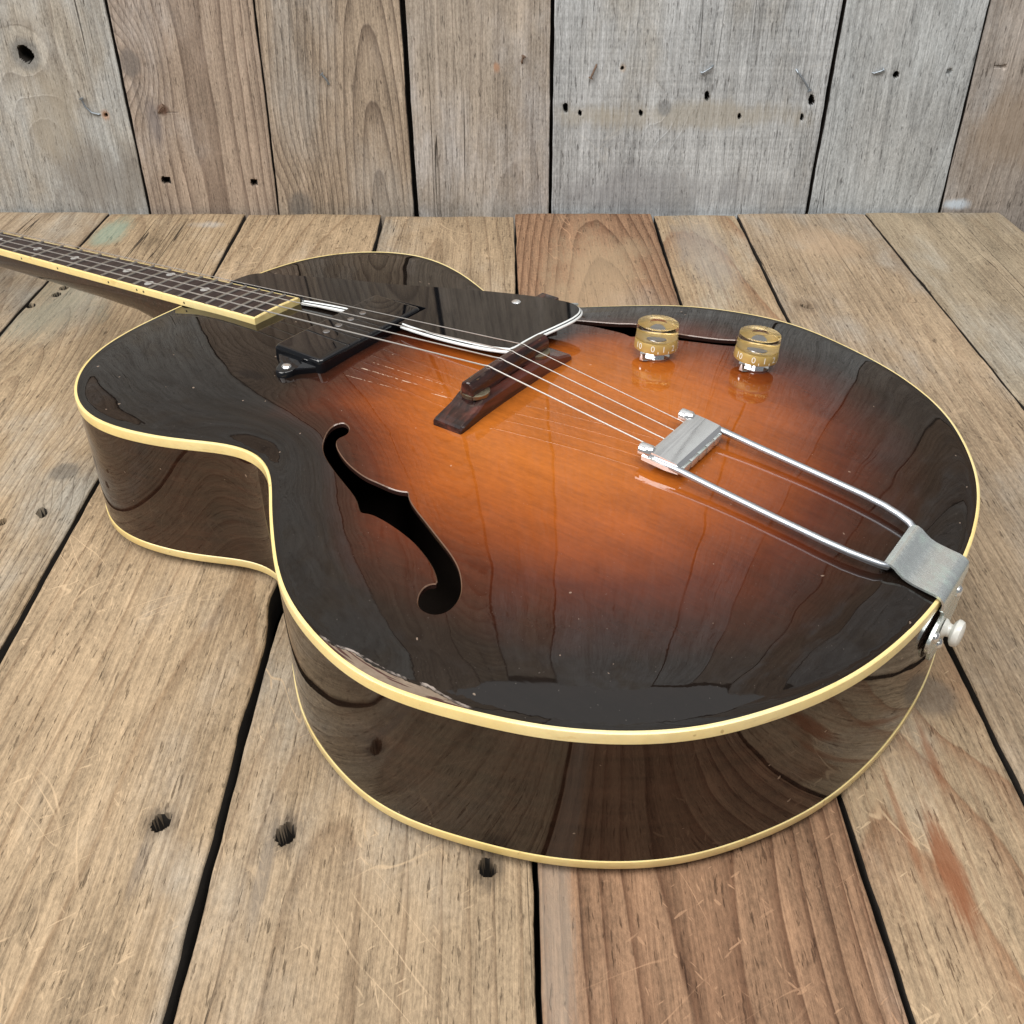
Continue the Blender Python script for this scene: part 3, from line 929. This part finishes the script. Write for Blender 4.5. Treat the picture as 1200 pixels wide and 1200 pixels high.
# arched back
bp = inset(.0024)
tx, ty = np.meshgrid(np.arange(-.01, .54, .012), np.arange(-.22, .22, .012), indexing='ij')
cb = np.stack([tx.ravel(), ty.ravel()], 1)
cb = cb[inside(cb, bp)]
cb = cb[edge_dist(cb, bp) > .006]
vb, _, fb, *_ = delaunay_2d_cdt([Vector(p) for p in np.vstack([bp[::2], cb])], [(k, (k + 1) % len(bp[::2])) for k in range(len(bp[::2]))], [], 0, 1e-6)
vb = np.array([(v.x, v.y) for v in vb])
fb = [f for f in fb if len(f) == 3 and inside(vb[list(f)].mean(0)[None], bp)[0]]
hb = samp(ARCH, vb[:, 0], vb[:, 1]) / .0168
mesh_obj("back", [(a, b, ZB - c * (ZB - .0004)) for (a, b), c in zip(vb, hb)], fb, SIDE, guitar)
mesh_obj("lining", [(a, b, ZB + .002 - c * .001) for (a, b), c in zip(vb, hb)], fb, INNER, guitar)

# ------------------------------------------------------------------ neck and fingerboard
T0, TN = .4415, .8619
ZF = lambda t: .0136 - .0978 * (t - .44)
WF = lambda t: .0184 - .0172 * (t - .44)
FB_TH = .0052
BW = .0016


def fpt(t, s, dz=0.0):
    return P(t, s, ZF(t) + dz - 5.0 * s * s * .35)


fingerboard = Geo().loft([[fpt(t, -WF(t)), fpt(t, -WF(t) * .5), fpt(t, 0), fpt(t, WF(t) * .5), fpt(t, WF(t)), P(t, WF(t), ZF(t) - FB_TH), P(t, -WF(t), ZF(t) - FB_TH)]
                          for t in np.linspace(T0 + BW, TN, 12)]).build("fingerboard", BOARDW, guitar)
# cream strips: two edges and the end of the board
for sg in (1, -1):
    secs = []
    for t in np.linspace(T0, TN, 12):
        a, b = WF(t), WF(t) + BW
        zt = ZF(t) - 5 * a * a * .35 + .0002
        secs.append([P(t, sg * a, zt), P(t, sg * (b - .0007), zt - .0001), P(t, sg * (b - .0002), zt - .0004), P(t, sg * b, zt - .0010), P(t, sg * b, ZF(t) - FB_TH - .0001), P(t, sg * a, ZF(t) - FB_TH - .0001)])
    Geo().loft(secs).build("edge_binding", CREAM, fingerboard)
w0 = WF(T0)
secs = []
for s in np.linspace(-w0, w0, 9):
    zt = ZF(T0) - 5 * s * s * .35 + .0002
    secs.append([P(T0 + BW, s, zt), P(T0 + .0006, s, zt), P(T0, s, zt - .0006), P(T0, s, ZF(T0) - FB_TH - .0001), P(T0 + BW, s, ZF(T0) - FB_TH - .0001)])
Geo().loft(secs).build("end_binding", CREAM, fingerboard)
SCL, TB = .6119, .2499
fret_t = lambda n: TB + SCL / 2 ** (n / 12.0)
for n in range(1, 20):
    t = fret_t(n)
    secs = []
    for s in np.linspace(-WF(t) - .0004, WF(t) + .0004, 7):
        secs.append([fpt(t + .0013 * math.cos(q), s, .0001 + .0011 * math.sin(q)) for q in np.linspace(0, math.pi, 7)])
    Geo().loft(secs).build("fret", FRET, fingerboard)


def inlay(t, s, r):
    g = Geo()
    g.loft([[fpt(t + r * math.cos(q), s + r * math.sin(q), dz) for q in np.linspace(0, 2 * math.pi, 21)[:-1]] for dz in (-.001, .00015)])
    g.build("inlay", PEARL, fingerboard)


for n in (3, 5, 7, 10, 15):
    inlay((fret_t(n) + fret_t(n - 1)) / 2, 0.0, .0033)
for s in (-.0096, .0096):
    inlay((fret_t(12) + fret_t(11)) / 2, s, .0033)
for n, dt in ((3, 0), (5, 0), (7, 0), (10, 0), (12, -.004), (12, .004), (15, 0)):
    t = (fret_t(n) + fret_t(n - 1)) / 2 + dt
    b = WF(t) + BW
    Geo().tube([P(t, b - .001, ZF(t) - .0030), P(t, b + .00012, ZF(t) - .0030)], .00085, 10).build("side_dot", DOT, fingerboard)

# neck: rounded back with a heel at the body
secs = []
for t, dep, flat in ((TN + .004, .017, .8), (.80, .0175, .8), (.70, .019, .8), (.63, .0205, .8), (.585, .0225, .85), (.565, .027, .9), (.552, .035, .9), (.543, .046, .85), (.535, .058, .8), (.527, .067, .75), (.5195, .071, .72), (.517, .071, .72)):
    w = WF(t) + BW - .0003
    zt = ZF(t) - FB_TH
    sec = [P(t, -w, zt), P(t, w, zt)]
    for q in np.linspace(0, math.pi, 17):
        c, sn = math.cos(q), math.sin(q)
        e = 2.0 / 2.4
        yy = w * math.copysign(abs(c) ** e, c)
        zz = dep * abs(sn) ** e
        k = 1 - (1 - flat) * (zz / dep) ** 1.5
        sec.append(P(t, yy * k, zt - .002 - (dep - .002) * abs(sn) ** e))
    secs.append(sec)
Geo().loft(secs).build("neck", NECKW, guitar)
# tongue under the board over the body
secs = []
for t in np.linspace(T0 + .004, .521, 7):
    w = WF(t) - .002
    secs.append([P(t, -w, ZF(t) - FB_TH), P(t, w, ZF(t) - FB_TH), P(t, w, min(arch(t, w), ZF(t) - FB_TH) - .003), P(t, -w, min(arch(t, w), ZF(t) - FB_TH) - .003)])
Geo().loft(secs).build("neck_tongue", BLACK, guitar)
# nut and headstock beyond the frame
g = Geo()
zn = ZF(TN)
g.box((TN, -.0135, ZR + zn - FB_TH), (TN + .005, .0135, ZR + zn + .0016), .0006)
g.build("nut", CREAM, guitar)
HS = lambda t: zn - .006 - (t - TN) * .21
out2 = [(TN + .005, .0145), (TN + .02, .0150), (TN + .045, .026), (TN + .06, .031), (TN + .10, .029), (TN + .15, .032), (TN + .168, .024), (TN + .172, .008)]
poly = out2 + [(t, -s) for t, s in out2[::-1]]
head = Geo()
head.loft([[P(t, s, HS(t) + dz) for t, s in poly] for dz in (-.013, -.0125, -.0005, 0)])
headstock = head.build("headstock", BLACK, guitar)
posts = []
for t, sg in ((TN + .062, 1), (TN + .118, 1), (TN + .062, -1), (TN + .118, -1)):
    g = Geo()
    b = P(t, sg * .019, HS(t))
    g.tube([b - Vector((0, 0, .002)), b + Vector((0, 0, .0015))], .0045, 16)
    g.tube([b, b + Vector((0, 0, .012))], .003, 12)
    g.tube([P(t, sg * .030, HS(t) - .007), P(t, sg * .040, HS(t) - .007)], .0018, 10)
    g.tube([P(t, sg * .039, HS(t) - .007), P(t, sg * .042, HS(t) - .007), P(t, sg * .050, HS(t) - .007), P(t, sg * .053, HS(t) - .007)], [.004, .007, .007, .004], 12)
    g.build("tuner", CHROME, headstock)
    posts.append((t, sg))

# ------------------------------------------------------------------ bridge
zb0 = arch(.2545, 0)
secs = []
TBR = .2545
for s, h, hw in ((.0535, .0006, .0090), (.0530, .0030, .0096), (.0515, .0040, .0098), (.0460, .0050, .0098), (.0385, .0066, .0096), (.0345, .0084, .0094), (.0320, .0090, .0094), (.0, .0094, .0094),
                 (-.0320, .0090, .0094), (-.0345, .0084, .0094), (-.0385, .0066, .0096), (-.0460, .0050, .0098), (-.0500, .0040, .0098), (-.0515, .0030, .0096), (-.0520, .0006, .0090)):
    zz = arch(TBR, s)
    zt = zb0 + h - (0.0 if abs(s) < .0345 else (zb0 - zz) * .9)
    zl = min(arch(TBR - hw, s), arch(TBR + hw, s)) - .0006
    secs.append([P(TBR - hw, s, zl), P(TBR + hw, s, zl), P(TBR + hw, s, max(zt - .0012, zl + .0004)), P(TBR + hw * .88, s, max(zt, zl + .0008)), P(TBR - hw * .88, s, max(zt, zl + .0008)), P(TBR - hw, s, max(zt - .0012, zl + .0004))])
bridge = empty("bridge", (0, 0, 0), 0, guitar)
Geo().loft(secs).build("base", ROSE, bridge, sharp=25)
ZS0, ZS1 = .0232, .0362
secs = []
for s in (.0358, .0352, .0300, .0250, .010, 0, -.010, -.0250, -.0300, -.0352, -.0358):
    e = .0006 if abs(s) > .0355 else 0
    low = ZS0 + (.0035 if abs(s) < .021 else 0) + e
    hi = ZS1 - e - .10 * s * s * 8
    a = .0042 - e
    secs.append([P(TBR - a, s, low), P(TBR + a, s, low), P(TBR + a, s, hi - .0035), P(TBR + a * .8, s, hi - .0012), P(TBR + .0008, s, hi), P(TBR - .0016, s, hi), P(TBR - a * .9, s, hi - .0022), P(TBR - a, s, hi - .005)])
saddle = Geo().loft(secs).build("saddle", ROSE, bridge, sharp=40)
for sg in (1, -1):
    g = Geo()
    c0 = P(TBR, sg * .0285, zb0 + .0088)
    prof = [(.0070, 0), (.0080, .0004), (.0081, .0024), (.0070, .0028)]
    g.lathe(prof, 40, Matrix.Translation(c0))
    g.lathe([(.0026, -.004), (.0026, .010)], 16, Matrix.Translation(c0))
    g.build("thumbwheel", BRASS, bridge)

# ------------------------------------------------------------------ pickup
pickup = empty("pickup", (0, 0, 0), 0, guitar)
PT0, PT1, PS = .3558, .3962, .0455
pzl = min(arch(PT0, PS), arch(PT1, PS)) - .001
zbase = arch(.38, .0) + .0022
tilt = -.035
PZ = lambda t: .0194 + tilt * (t - .379)
g = Geo()
bm_box = []
secs = []


def rrect(hx, hy, r, n=6):
    out = []
    for cxx, cyy, a0 in ((hx - r, hy - r, 0), (-hx + r, hy - r, 90), (-hx + r, -hy + r, 180), (hx - r, -hy + r, 270)):
        for k in range(n + 1):
            q = R(a0 + 90 * k / n)
            out.append((cxx + r * math.cos(q), cyy + r * math.sin(q)))
    return out


PC = (PT0 + PT1) / 2
for d, dz in ((-.0003, None), (0, -.0030), (.00014, -.0021), (.0005, -.0011), (.0011, -.0005), (.0017, -.00014), (.0025, 0)):
    hx, hy = (PT1 - PT0) / 2 - d, PS - d
    pts = rrect(hx, hy, .0034 - d * .5)
    secs.append([P(PC + a, b, pzl if dz is None else PZ(PC + a) + dz) for a, b in pts])
cover = Geo().loft(secs).build("cover", BLACK, pickup, sharp=50)
# ears with screws
for sg in (1, -1):
    pts = []
    for k in range(17):
        q = R(-90 + 180 * k / 16)
        pts.append((.0065 * math.sin(q), .0535 + .0075 * math.cos(q)))
    pts = [(-.0205, .0425), (-.0170, .0445)] + pts + [(.0170, .0445), (.0205, .0425)]
    base = []
    secs = []
    for d, dz in ((0, -.0030), (0, .0024), (.0005, .0031), (.0012, .0034)):
        secs.append([P(PC + a * (1 - d * 8), sg * (b - (d if b > .045 else 0)), arch(PC + a, sg * b) + dz + (.0006 if dz > 0 else 0)) for a, b in pts])
    Geo().loft(secs).build("ear", BLACK, pickup, sharp=45)
    zc = arch(PC, sg * .0540) + .0040
    Geo().lathe([(.0030, -.001), (.0030, .0003), (.0024, .0010), (.0010, .0014)], 16, Matrix.Translation(P(PC, sg * .0540, zc))).build("screw", CHROME, pickup)
DS = .0108
for k in range(4):
    q = (1.5 - k) * DS - .0015
    g = Geo()
    c0 = Matrix.Translation(P(.3815, q, PZ(.3815)))
    g.lathe([(.0022, -.001), (.0022, .0002), (.0019, .0004)], 18, c0)
    g.box((-.0018, -.00035, .0003), (.0018, .00035, .0005), 0, 1, c0 @ Matrix.Rotation(R(35 + 40 * k), 4, 'Z'))
    g.build("pole_piece", POLE, pickup)

# ------------------------------------------------------------------ pickguard
PGZ = lambda t: .0125 + (.44 - t) * .079
PG = [(437, -16.5), (425, -18.2), (412, -19.8), (398.2, -20.9), (398.2, -30), (398.2, -47.2), (376, -47.2), (354.0, -47.2), (354.0, -30), (354.0, -20.0), (345, -18.6), (328, -17.3), (308, -17.0), (289, -18.0), (276, -20.2), (268.6, -22.6),
      (267.2, -28), (266.8, -38), (265.8, -48), (263.6, -60), (261.6, -72), (261.0, -80), (262.0, -87.5), (265.2, -93.6), (271, -98), (279, -100), (292, -99.5), (310, -97.0), (334, -91.5), (356, -85.5), (380, -78), (404, -70.6),
      (424, -65.5), (443, -60.8), (463, -55), (481, -49.5), (496, -45.5), (505, -41), (510, -34.5), (511.5, -27), (511.8, -18.8), (480, -19.2), (460, -19.4), (440, -19.8), (438.6, -18)]
sharp_idx = (3, 4, 5, 6, 7, 8, 9)
pgp = np.array(PG) / 1000


def refine(p, sharp_set, n=4):
    r = []
    m = len(p)
    for i in range(m):
        b, c = p[i], p[(i + 1) % m]
        if i in sharp_set and (i + 1) % m in sharp_set:
            a, d = 2 * b - c, 2 * c - b
        else:
            a = 2 * b - c if i in sharp_set else p[i - 1]
            d = 2 * c - b if (i + 1) % m in sharp_set else p[(i + 2) % m]
        for k in range(n):
            t = k / n
            r.append(0.5 * ((2 * b) + (c - a) * t + (2 * a - 5 * b + 4 * c - d) * t * t + (3 * b - a - 3 * c + d) * t ** 3))
    return np.array(r)


pgr = refine(pgp, set(sharp_idx) | {0, 1, 2, 15, 40, 41, 42, 43, 44})
tg = np.roll(pgr, -1, 0) - np.roll(pgr, 1, 0)
tg /= np.maximum(np.hypot(*tg.T), 1e-9)[:, None]
pn = np.stack([-tg[:, 1], tg[:, 0]], 1)
if inside(pgr[100:101] + pn[100:101] * .001, pgr)[0]:
    pin = pn
else:
    pin = -pn


def pring(d, dz):
    q = pgr + pin * d
    return [P(a, b, PGZ(a) + dz) for a, b in q]


pickguard = empty("pickguard", (0, 0, 0), 0, guitar)
# the plate: flat top inside the bevel
q = pgr + pin * .0022
vt = [Vector(v) for v in q]
vv, _, ff, *_ = delaunay_2d_cdt(vt, [(k, (k + 1) % len(vt)) for k in range(len(vt))], [], 0, 1e-7)
va = np.array([(v.x, v.y) for v in vv])
ff = [f for f in ff if inside(va[list(f)].mean(0)[None], q)[0]]
mesh_obj("plate", [P(a, b, PGZ(a)) for a, b in va], ff, GUARD, pickguard, smooth=False)
mesh_obj("plate", [P(a, b, PGZ(a) - .0026) for a, b in va], ff, GUARD, pickguard, smooth=False)
NG = len(pgr)
EDGES = [("inner_edge", WHITE, [(.0022, 0), (.0014, -.0006)]), ("edge_line", BLACK, [(.0014, -.0006), (.0009, -.0011)]), ("outer_edge", WHITE, [(.0009, -.0011), (.0001, -.0019), (.0001, -.0026), (.0022, -.0026)])]
BARE = [("bevel", GUARD, [(.0022, 0), (.0001, -.0019), (.0001, -.0026), (.0022, -.0026)])]
SQUARE = [("cutout_edge", GUARD, [(.0022, 0), (.0003, 0), (.0001, -.0002), (.0001, -.0026), (.0022, -.0026)])]
for k0, k1, strips in ((0, 12, EDGES), (12, 37, SQUARE), (37, 104, EDGES), (104, NG, BARE)):
    ks = [k % NG for k in range(k0, k1 + 1)]
    for nm, m, pr in strips:
        g = Geo()
        rows = [pring(d, dz) for d, dz in pr]
        g.loft([[r_[k] for k in ks] for r_ in rows], cap=False, closed=False)
        g.build(nm, m, pickguard, sharp=40)
for t, s in ((.3085, -.0825),):
    Geo().lathe([(.0030, -.001), (.0030, .0002), (.0022, .0009), (.0009, .0012)], 18, Matrix.Translation(P(t, s, PGZ(t)))).build("screw", CHROME, pickguard)
g = Geo()
g.box((.293, -.1085, ZR + .0085), (.3065, -.096, ZR + PGZ(.30) - .0027), .0008)
g.build("bracket", ROSE, pickguard)
g = Geo()
g.tube([P(.30, -.102, .012), P(.30, -.128, .006), P(.30, -.1405, .0015), P(.30, -.1425, -.006), P(.30, -.1425, -.03)], .0016, 10)
g.build("bracket_rod", DULL, pickguard)

# ------------------------------------------------------------------ strings
SB, SBt, SF = .0108, .0102, .0096
rad = (.00046, .00039, .00031, .00025)
for k in range(4):
    q = 1.5 - k
    nutp = P(TN + .002, q * .0075, ZF(TN) + .0018)
    tpost, sg = posts[k if k < 2 else 5 - k]
    pts = [P(.1420, q * SBt, .0222), P(.1490, q * SBt, .0230), P(TBR - .004, q * SB * .99, ZS1 - .0003 - .8 * (q * SB) ** 2), P(TBR, q * SB, ZS1 + .0005 - .8 * (q * SB) ** 2), P(TBR + .004, q * SB, ZS1 - .0001 - .8 * (q * SB) ** 2)]
    a = pts[-1]
    pts += [a.lerp(nutp, f) for f in (.25, .5, .75)] + [nutp, P(tpost - .003, (1 if sg > 0 else -1) * .019, HS(tpost) + .006)]
    Geo().tube(pts, rad[k], 8).build("string", STRING, guitar)

# ------------------------------------------------------------------ tailpiece
tail = empty("tailpiece", (0, 0, 0), 0, guitar)
# cross bar: plate folded over at the front edge
BT0, BT1, BS = .1315, .1500, .0230
secs = []
for s in (-BS, BS):
    secs.append([P(BT0, s, .0206), P(BT0, s, .0218), P(BT0 + .0018, s, .0236), P(BT0 + .010, s, .0247), P(BT1 - .003, s, .0252), P(BT1 - .0008, s, .0249), P(BT1, s, .0240), P(BT1 - .0002, s, .0215), P(BT1 - .002, s, .0212), P(BT1 - .003, s, .0232), P(BT0 + .004, s, .0222), P(BT0 + .0012, s, .0206)])
Geo().loft(secs).build("cross_bar", CHROME, tail, sharp=28)
# slotted lip behind the bar that holds the string ends
x0 = -.0205
for k in range(5):
    a = -.0205 + k * .0083
    Geo().box((BT0 - .0012, a, ZR + .0168), (BT0 + .0016, a + .0075, ZR + .0212), .0005).build("slot_tab", DULL, tail)
for sg in (1, -1):
    # barrel on the corner and the wrap under it
    g = Geo()
    g.tube([P(.1480, sg * .0206, .0235), P(.1490, sg * .0206, .0236), P(.1548, sg * .0206, .0237), P(.1556, sg * .0206, .0237)], [.0030, .0036, .0036, .0028], 18)
    g.build("barrel", CHROME, tail)
    secs = []
    for t, h0, h1, wd in ((.1315, .0192, .0212, .0012), (.138, .0182, .0226, .0020), (.145, .0190, .0234, .0024), (.1520, .0204, .0226, .0020)):
        secs.append([P(t, sg * (BS - .0004), h0), P(t, sg * (BS + wd), (h0 + h1) / 2 - .0012), P(t, sg * (BS + wd), (h0 + h1) / 2 + .0012), P(t, sg * (BS - .0004), h1)])
    Geo().loft(secs).build("wrap", CHROME, tail)
    pts = [P(.146, sg * .0230, .0216), P(.132, sg * .0231, .0210), P(.110, sg * .0232, .0184), P(.080, sg * .0234, .0152), P(.055, sg * .0233, .0126), P(.043, sg * .0226, .0112), P(.035, sg * .0212, .0100), P(.029, sg * .0195, .0088), P(.0262, sg * .0178, .0078), P(.0255, sg * .0155, .0074)]
    Geo().tube(pts, .0018, 14).build("rod", ROD, tail)
# hinge plate, over the rim and down the end
HW = .0182
prof = [(.0272, .0062), (.0284, .0074), (.0280, .0088), (.0266, .0097), (.0245, .0098), (.0222, .0088), (.0200, .0071), (.0175, .0055), (.0145, .0045), (.0110, .0039), (.0070, .0034), (.0030, .0030), (.0005, .0023), (-.0014, .0008), (-.0022, -.0015), (-.0024, -.0050)]
top_ = [(a, b) for a, b in prof]
nr = []
for i in range(len(prof)):
    a, b = prof[max(i - 1, 0)], prof[min(i + 1, len(prof) - 1)]
    d = math.hypot(b[0] - a[0], b[1] - a[1])
    nr.append((-(b[1] - a[1]) / d, (b[0] - a[0]) / d))
secs = []
for (t, z), (nx_, nz_) in zip(prof, nr):
    hw = HW
    if z < 0:
        hw = HW - .0006
    th = .0011
    dx_, dz_ = nx_ * th, nz_ * th
    edge_s = lambda s: 0.0
    secs.append([P(t, -hw, z), P(t, hw, z), P(t + dx_, hw, z + dz_), P(t + dx_, -hw, z + dz_)])
Geo().loft(secs).build("hinge_plate", DULL, tail, sharp=40)
pl = [(-.0050, .0178), (-.0075, .0150), (-.0095, .0122), (-.0115, .0118), (-.0135, .0150), (-.0165, .0205), (-.0200, .0235), (-.0240, .0240), (-.0275, .0220), (-.0300, .0185), (-.0315, .0150), (-.0345, .0150), (-.0385, .0130), (-.0415, .0090), (-.0425, .0030)]
pl = [(z, s) for z, s in pl]
full_pl = pl + [(z, -s) for z, s in pl[::-1]]


def end_t(s):
    """how far the body end lies behind the tangent at a distance s from the centre line"""
    return 0.9 * s * s


o1 = [P(end_t(s) - .0009, s, z) for z, s in full_pl]
o2 = [P(end_t(s) - .0025, s, z) for z, s in full_pl]
n = len(o1)
g = Geo()
fs = [(k, (k + 1) % n, n + (k + 1) % n, n + k) for k in range(n)]
m_ = len(pl)
for off in (0, n):
    for k in range(m_ - 1):
        fs.append((off + k, off + k + 1, off + n - 2 - k, off + n - 1 - k))
g.add(o1 + o2, fs)
g.build("end_plate", DULL, tail, sharp=40)
TX = Matrix.Rotation(R(-90), 4, 'Y')
for s, z in ((-.0085, -.0105), (.0085, -.0105), (.0150, -.0225), (.0, -.0375)):
    if z > -.011 and s > 0:
        continue
    Geo().lathe([(.0030, -.001), (.0030, .0005), (.0022, .0014), (.0009, .0018)], 14, Matrix.Translation(P(end_t(s) - .0024, s, z)) @ TX).build("screw", CHROME, tail)
Geo().lathe([(.0050, 0), (.0046, .0010), (.0034, .0022), (.0032, .0036), (.0052, .0042), (.0066, .0052), (.0068, .0064), (.0062, .0080), (.0046, .0088), (.0018, .0091)], 28,
            Matrix.Translation(P(-.0024, .0015, -.0262)) @ TX).build("end_pin", PIN, guitar)

# ------------------------------------------------------------------ control knobs
GOLD = plain("gold_paint", (.60, .42, .135), .36, .3, .5)
NUM = plain("cream_numerals", (.92, .90, .80), .5)
CL = NT("clear_plastic")
CL.set(Base_Color=(1.0, .995, .97), Roughness=.01, Transmission_Weight=1.0, IOR=1.45)
CLEAR = CL.mat


def text_mesh(ch, size):
    cu = bpy.data.curves.new("numeral_curve", 'FONT')
    cu.body = ch
    cu.size = size
    cu.align_x = 'CENTER'
    cu.align_y = 'CENTER'
    cu.resolution_u = 3
    o = bpy.data.objects.new("numeral_curve", cu)
    COL.objects.link(o)
    dg = bpy.context.evaluated_depsgraph_get()
    m = o.evaluated_get(dg).to_mesh()
    v = [tuple(q.co) for q in m.vertices]
    f = [tuple(p.vertices) for p in m.polygons]
    o.evaluated_get(dg).to_mesh_clear()
    bpy.data.objects.remove(o)
    bpy.data.curves.remove(cu)
    return v, f


def knob(t, s, zero):
    z0 = arch(t, s)
    gx_, gy_ = float(samp(AGX, t, s)), float(samp(AGY, t, s))
    nv = Vector((-gx_, -gy_, 1)).normalized()
    rot = Vector((0, 0, 1)).rotation_difference(nv).to_matrix().to_4x4()
    k = empty("control_knob", (0, 0, 0), 0, guitar)
    B = Matrix.Translation(P(t, s, z0)) @ rot
    # washer with upturned pointer, nut, shaft
    g = Geo()
    g.lathe([(.0088, .0002), (.0088, .0008)], 28, B)
    wa = R(zero) - ANG
    pts = []
    for r_, zz, hw in ((.0070, .0005, .0034), (.0115, .0006, .0022), (.0138, .0010, .0012), (.0143, .0030, .0008), (.0142, .0052, .0003)):
        c_ = Vector((math.cos(wa) * r_, math.sin(wa) * r_, zz))
        d_ = Vector((-math.sin(wa), math.cos(wa), 0)) * hw
        th = Vector((0, 0, .0006)) if zz < .001 else Vector((-math.cos(wa) * .0006, -math.sin(wa) * .0006, .0))
        pts.append([B @ (c_ - d_), B @ (c_ + d_), B @ (c_ + d_ + th), B @ (c_ - d_ + th)])
    g.loft(pts)
    g.build("pointer_washer", CHROME, k)
    g = Geo()
    g.lathe([(.0064, .0008), (.0064, .0030), (.0056, .0034)], 6, B)
    g.lathe([(.0032, .003), (.0032, .0062)], 14, B)
    g.build("nut", CHROME, k)
    KB = B @ Matrix.Translation((0, 0, .0056))
    g = Geo()
    g.lathe([(.0060, .0002), (.01295, .0002), (.01308, .0006), (.01275, .0058), (.01255, .0062), (.0105, .0067), (.0100, .0062), (.0040, .0060)], 48, KB)
    g.build("gold_core", GOLD, k, sharp=35)
    g = Geo()
    g.lathe([(.0040, .0061), (.0039, .0064), (.0030, .0066)], 32, KB)
    g.build("collar", POLE, k, sharp=35)
    g = Geo()
    g.lathe([(.0045, .0052), (.01235, .0052), (.01258, .0059), (.01268, .0064), (.01224, .0146), (.01200, .0154), (.0114, .0158), (.0050, .0158), (.0046, .0153), (.0012, .0152)], 64, KB)
    g.build("clear_cap", CLEAR, k, sharp=50)
    rad_at = lambda z: .01308 - (.01308 - .01224) * (z - .0005) / .0141 + .00006
    g = Geo()
    for n_ in range(11):
        v, f = text_mesh(str(n_), .0052)
        a0 = R(zero) - ANG + R((29 * n_ if n_ < 10 else -43) + 26)
        vv = []
        for x_, y_, _ in v:
            zz = .0033 + y_
            rr = rad_at(zz)
            a_ = a0 + x_ / rr
            vv.append(KB @ Vector((rr * math.cos(a_), rr * math.sin(a_), zz)))
        g.add(vv, f)
        if n_ < 10:
            a1 = a0 + R(14.5)
            q = []
            for da, zz in ((-.018, .0007), (.018, .0007), (.018, .0020), (-.018, .0020)):
                rr = rad_at(zz)
                q.append(KB @ Vector((rr * math.cos(a1 + da), rr * math.sin(a1 + da), zz)))
            g.add(q, [(0, 1, 2, 3)])
    g.build("numerals", NUM, k, smooth=False)
    return k


knob(.2095, -.0885, 228)
knob(.1575, -.1160, 225)
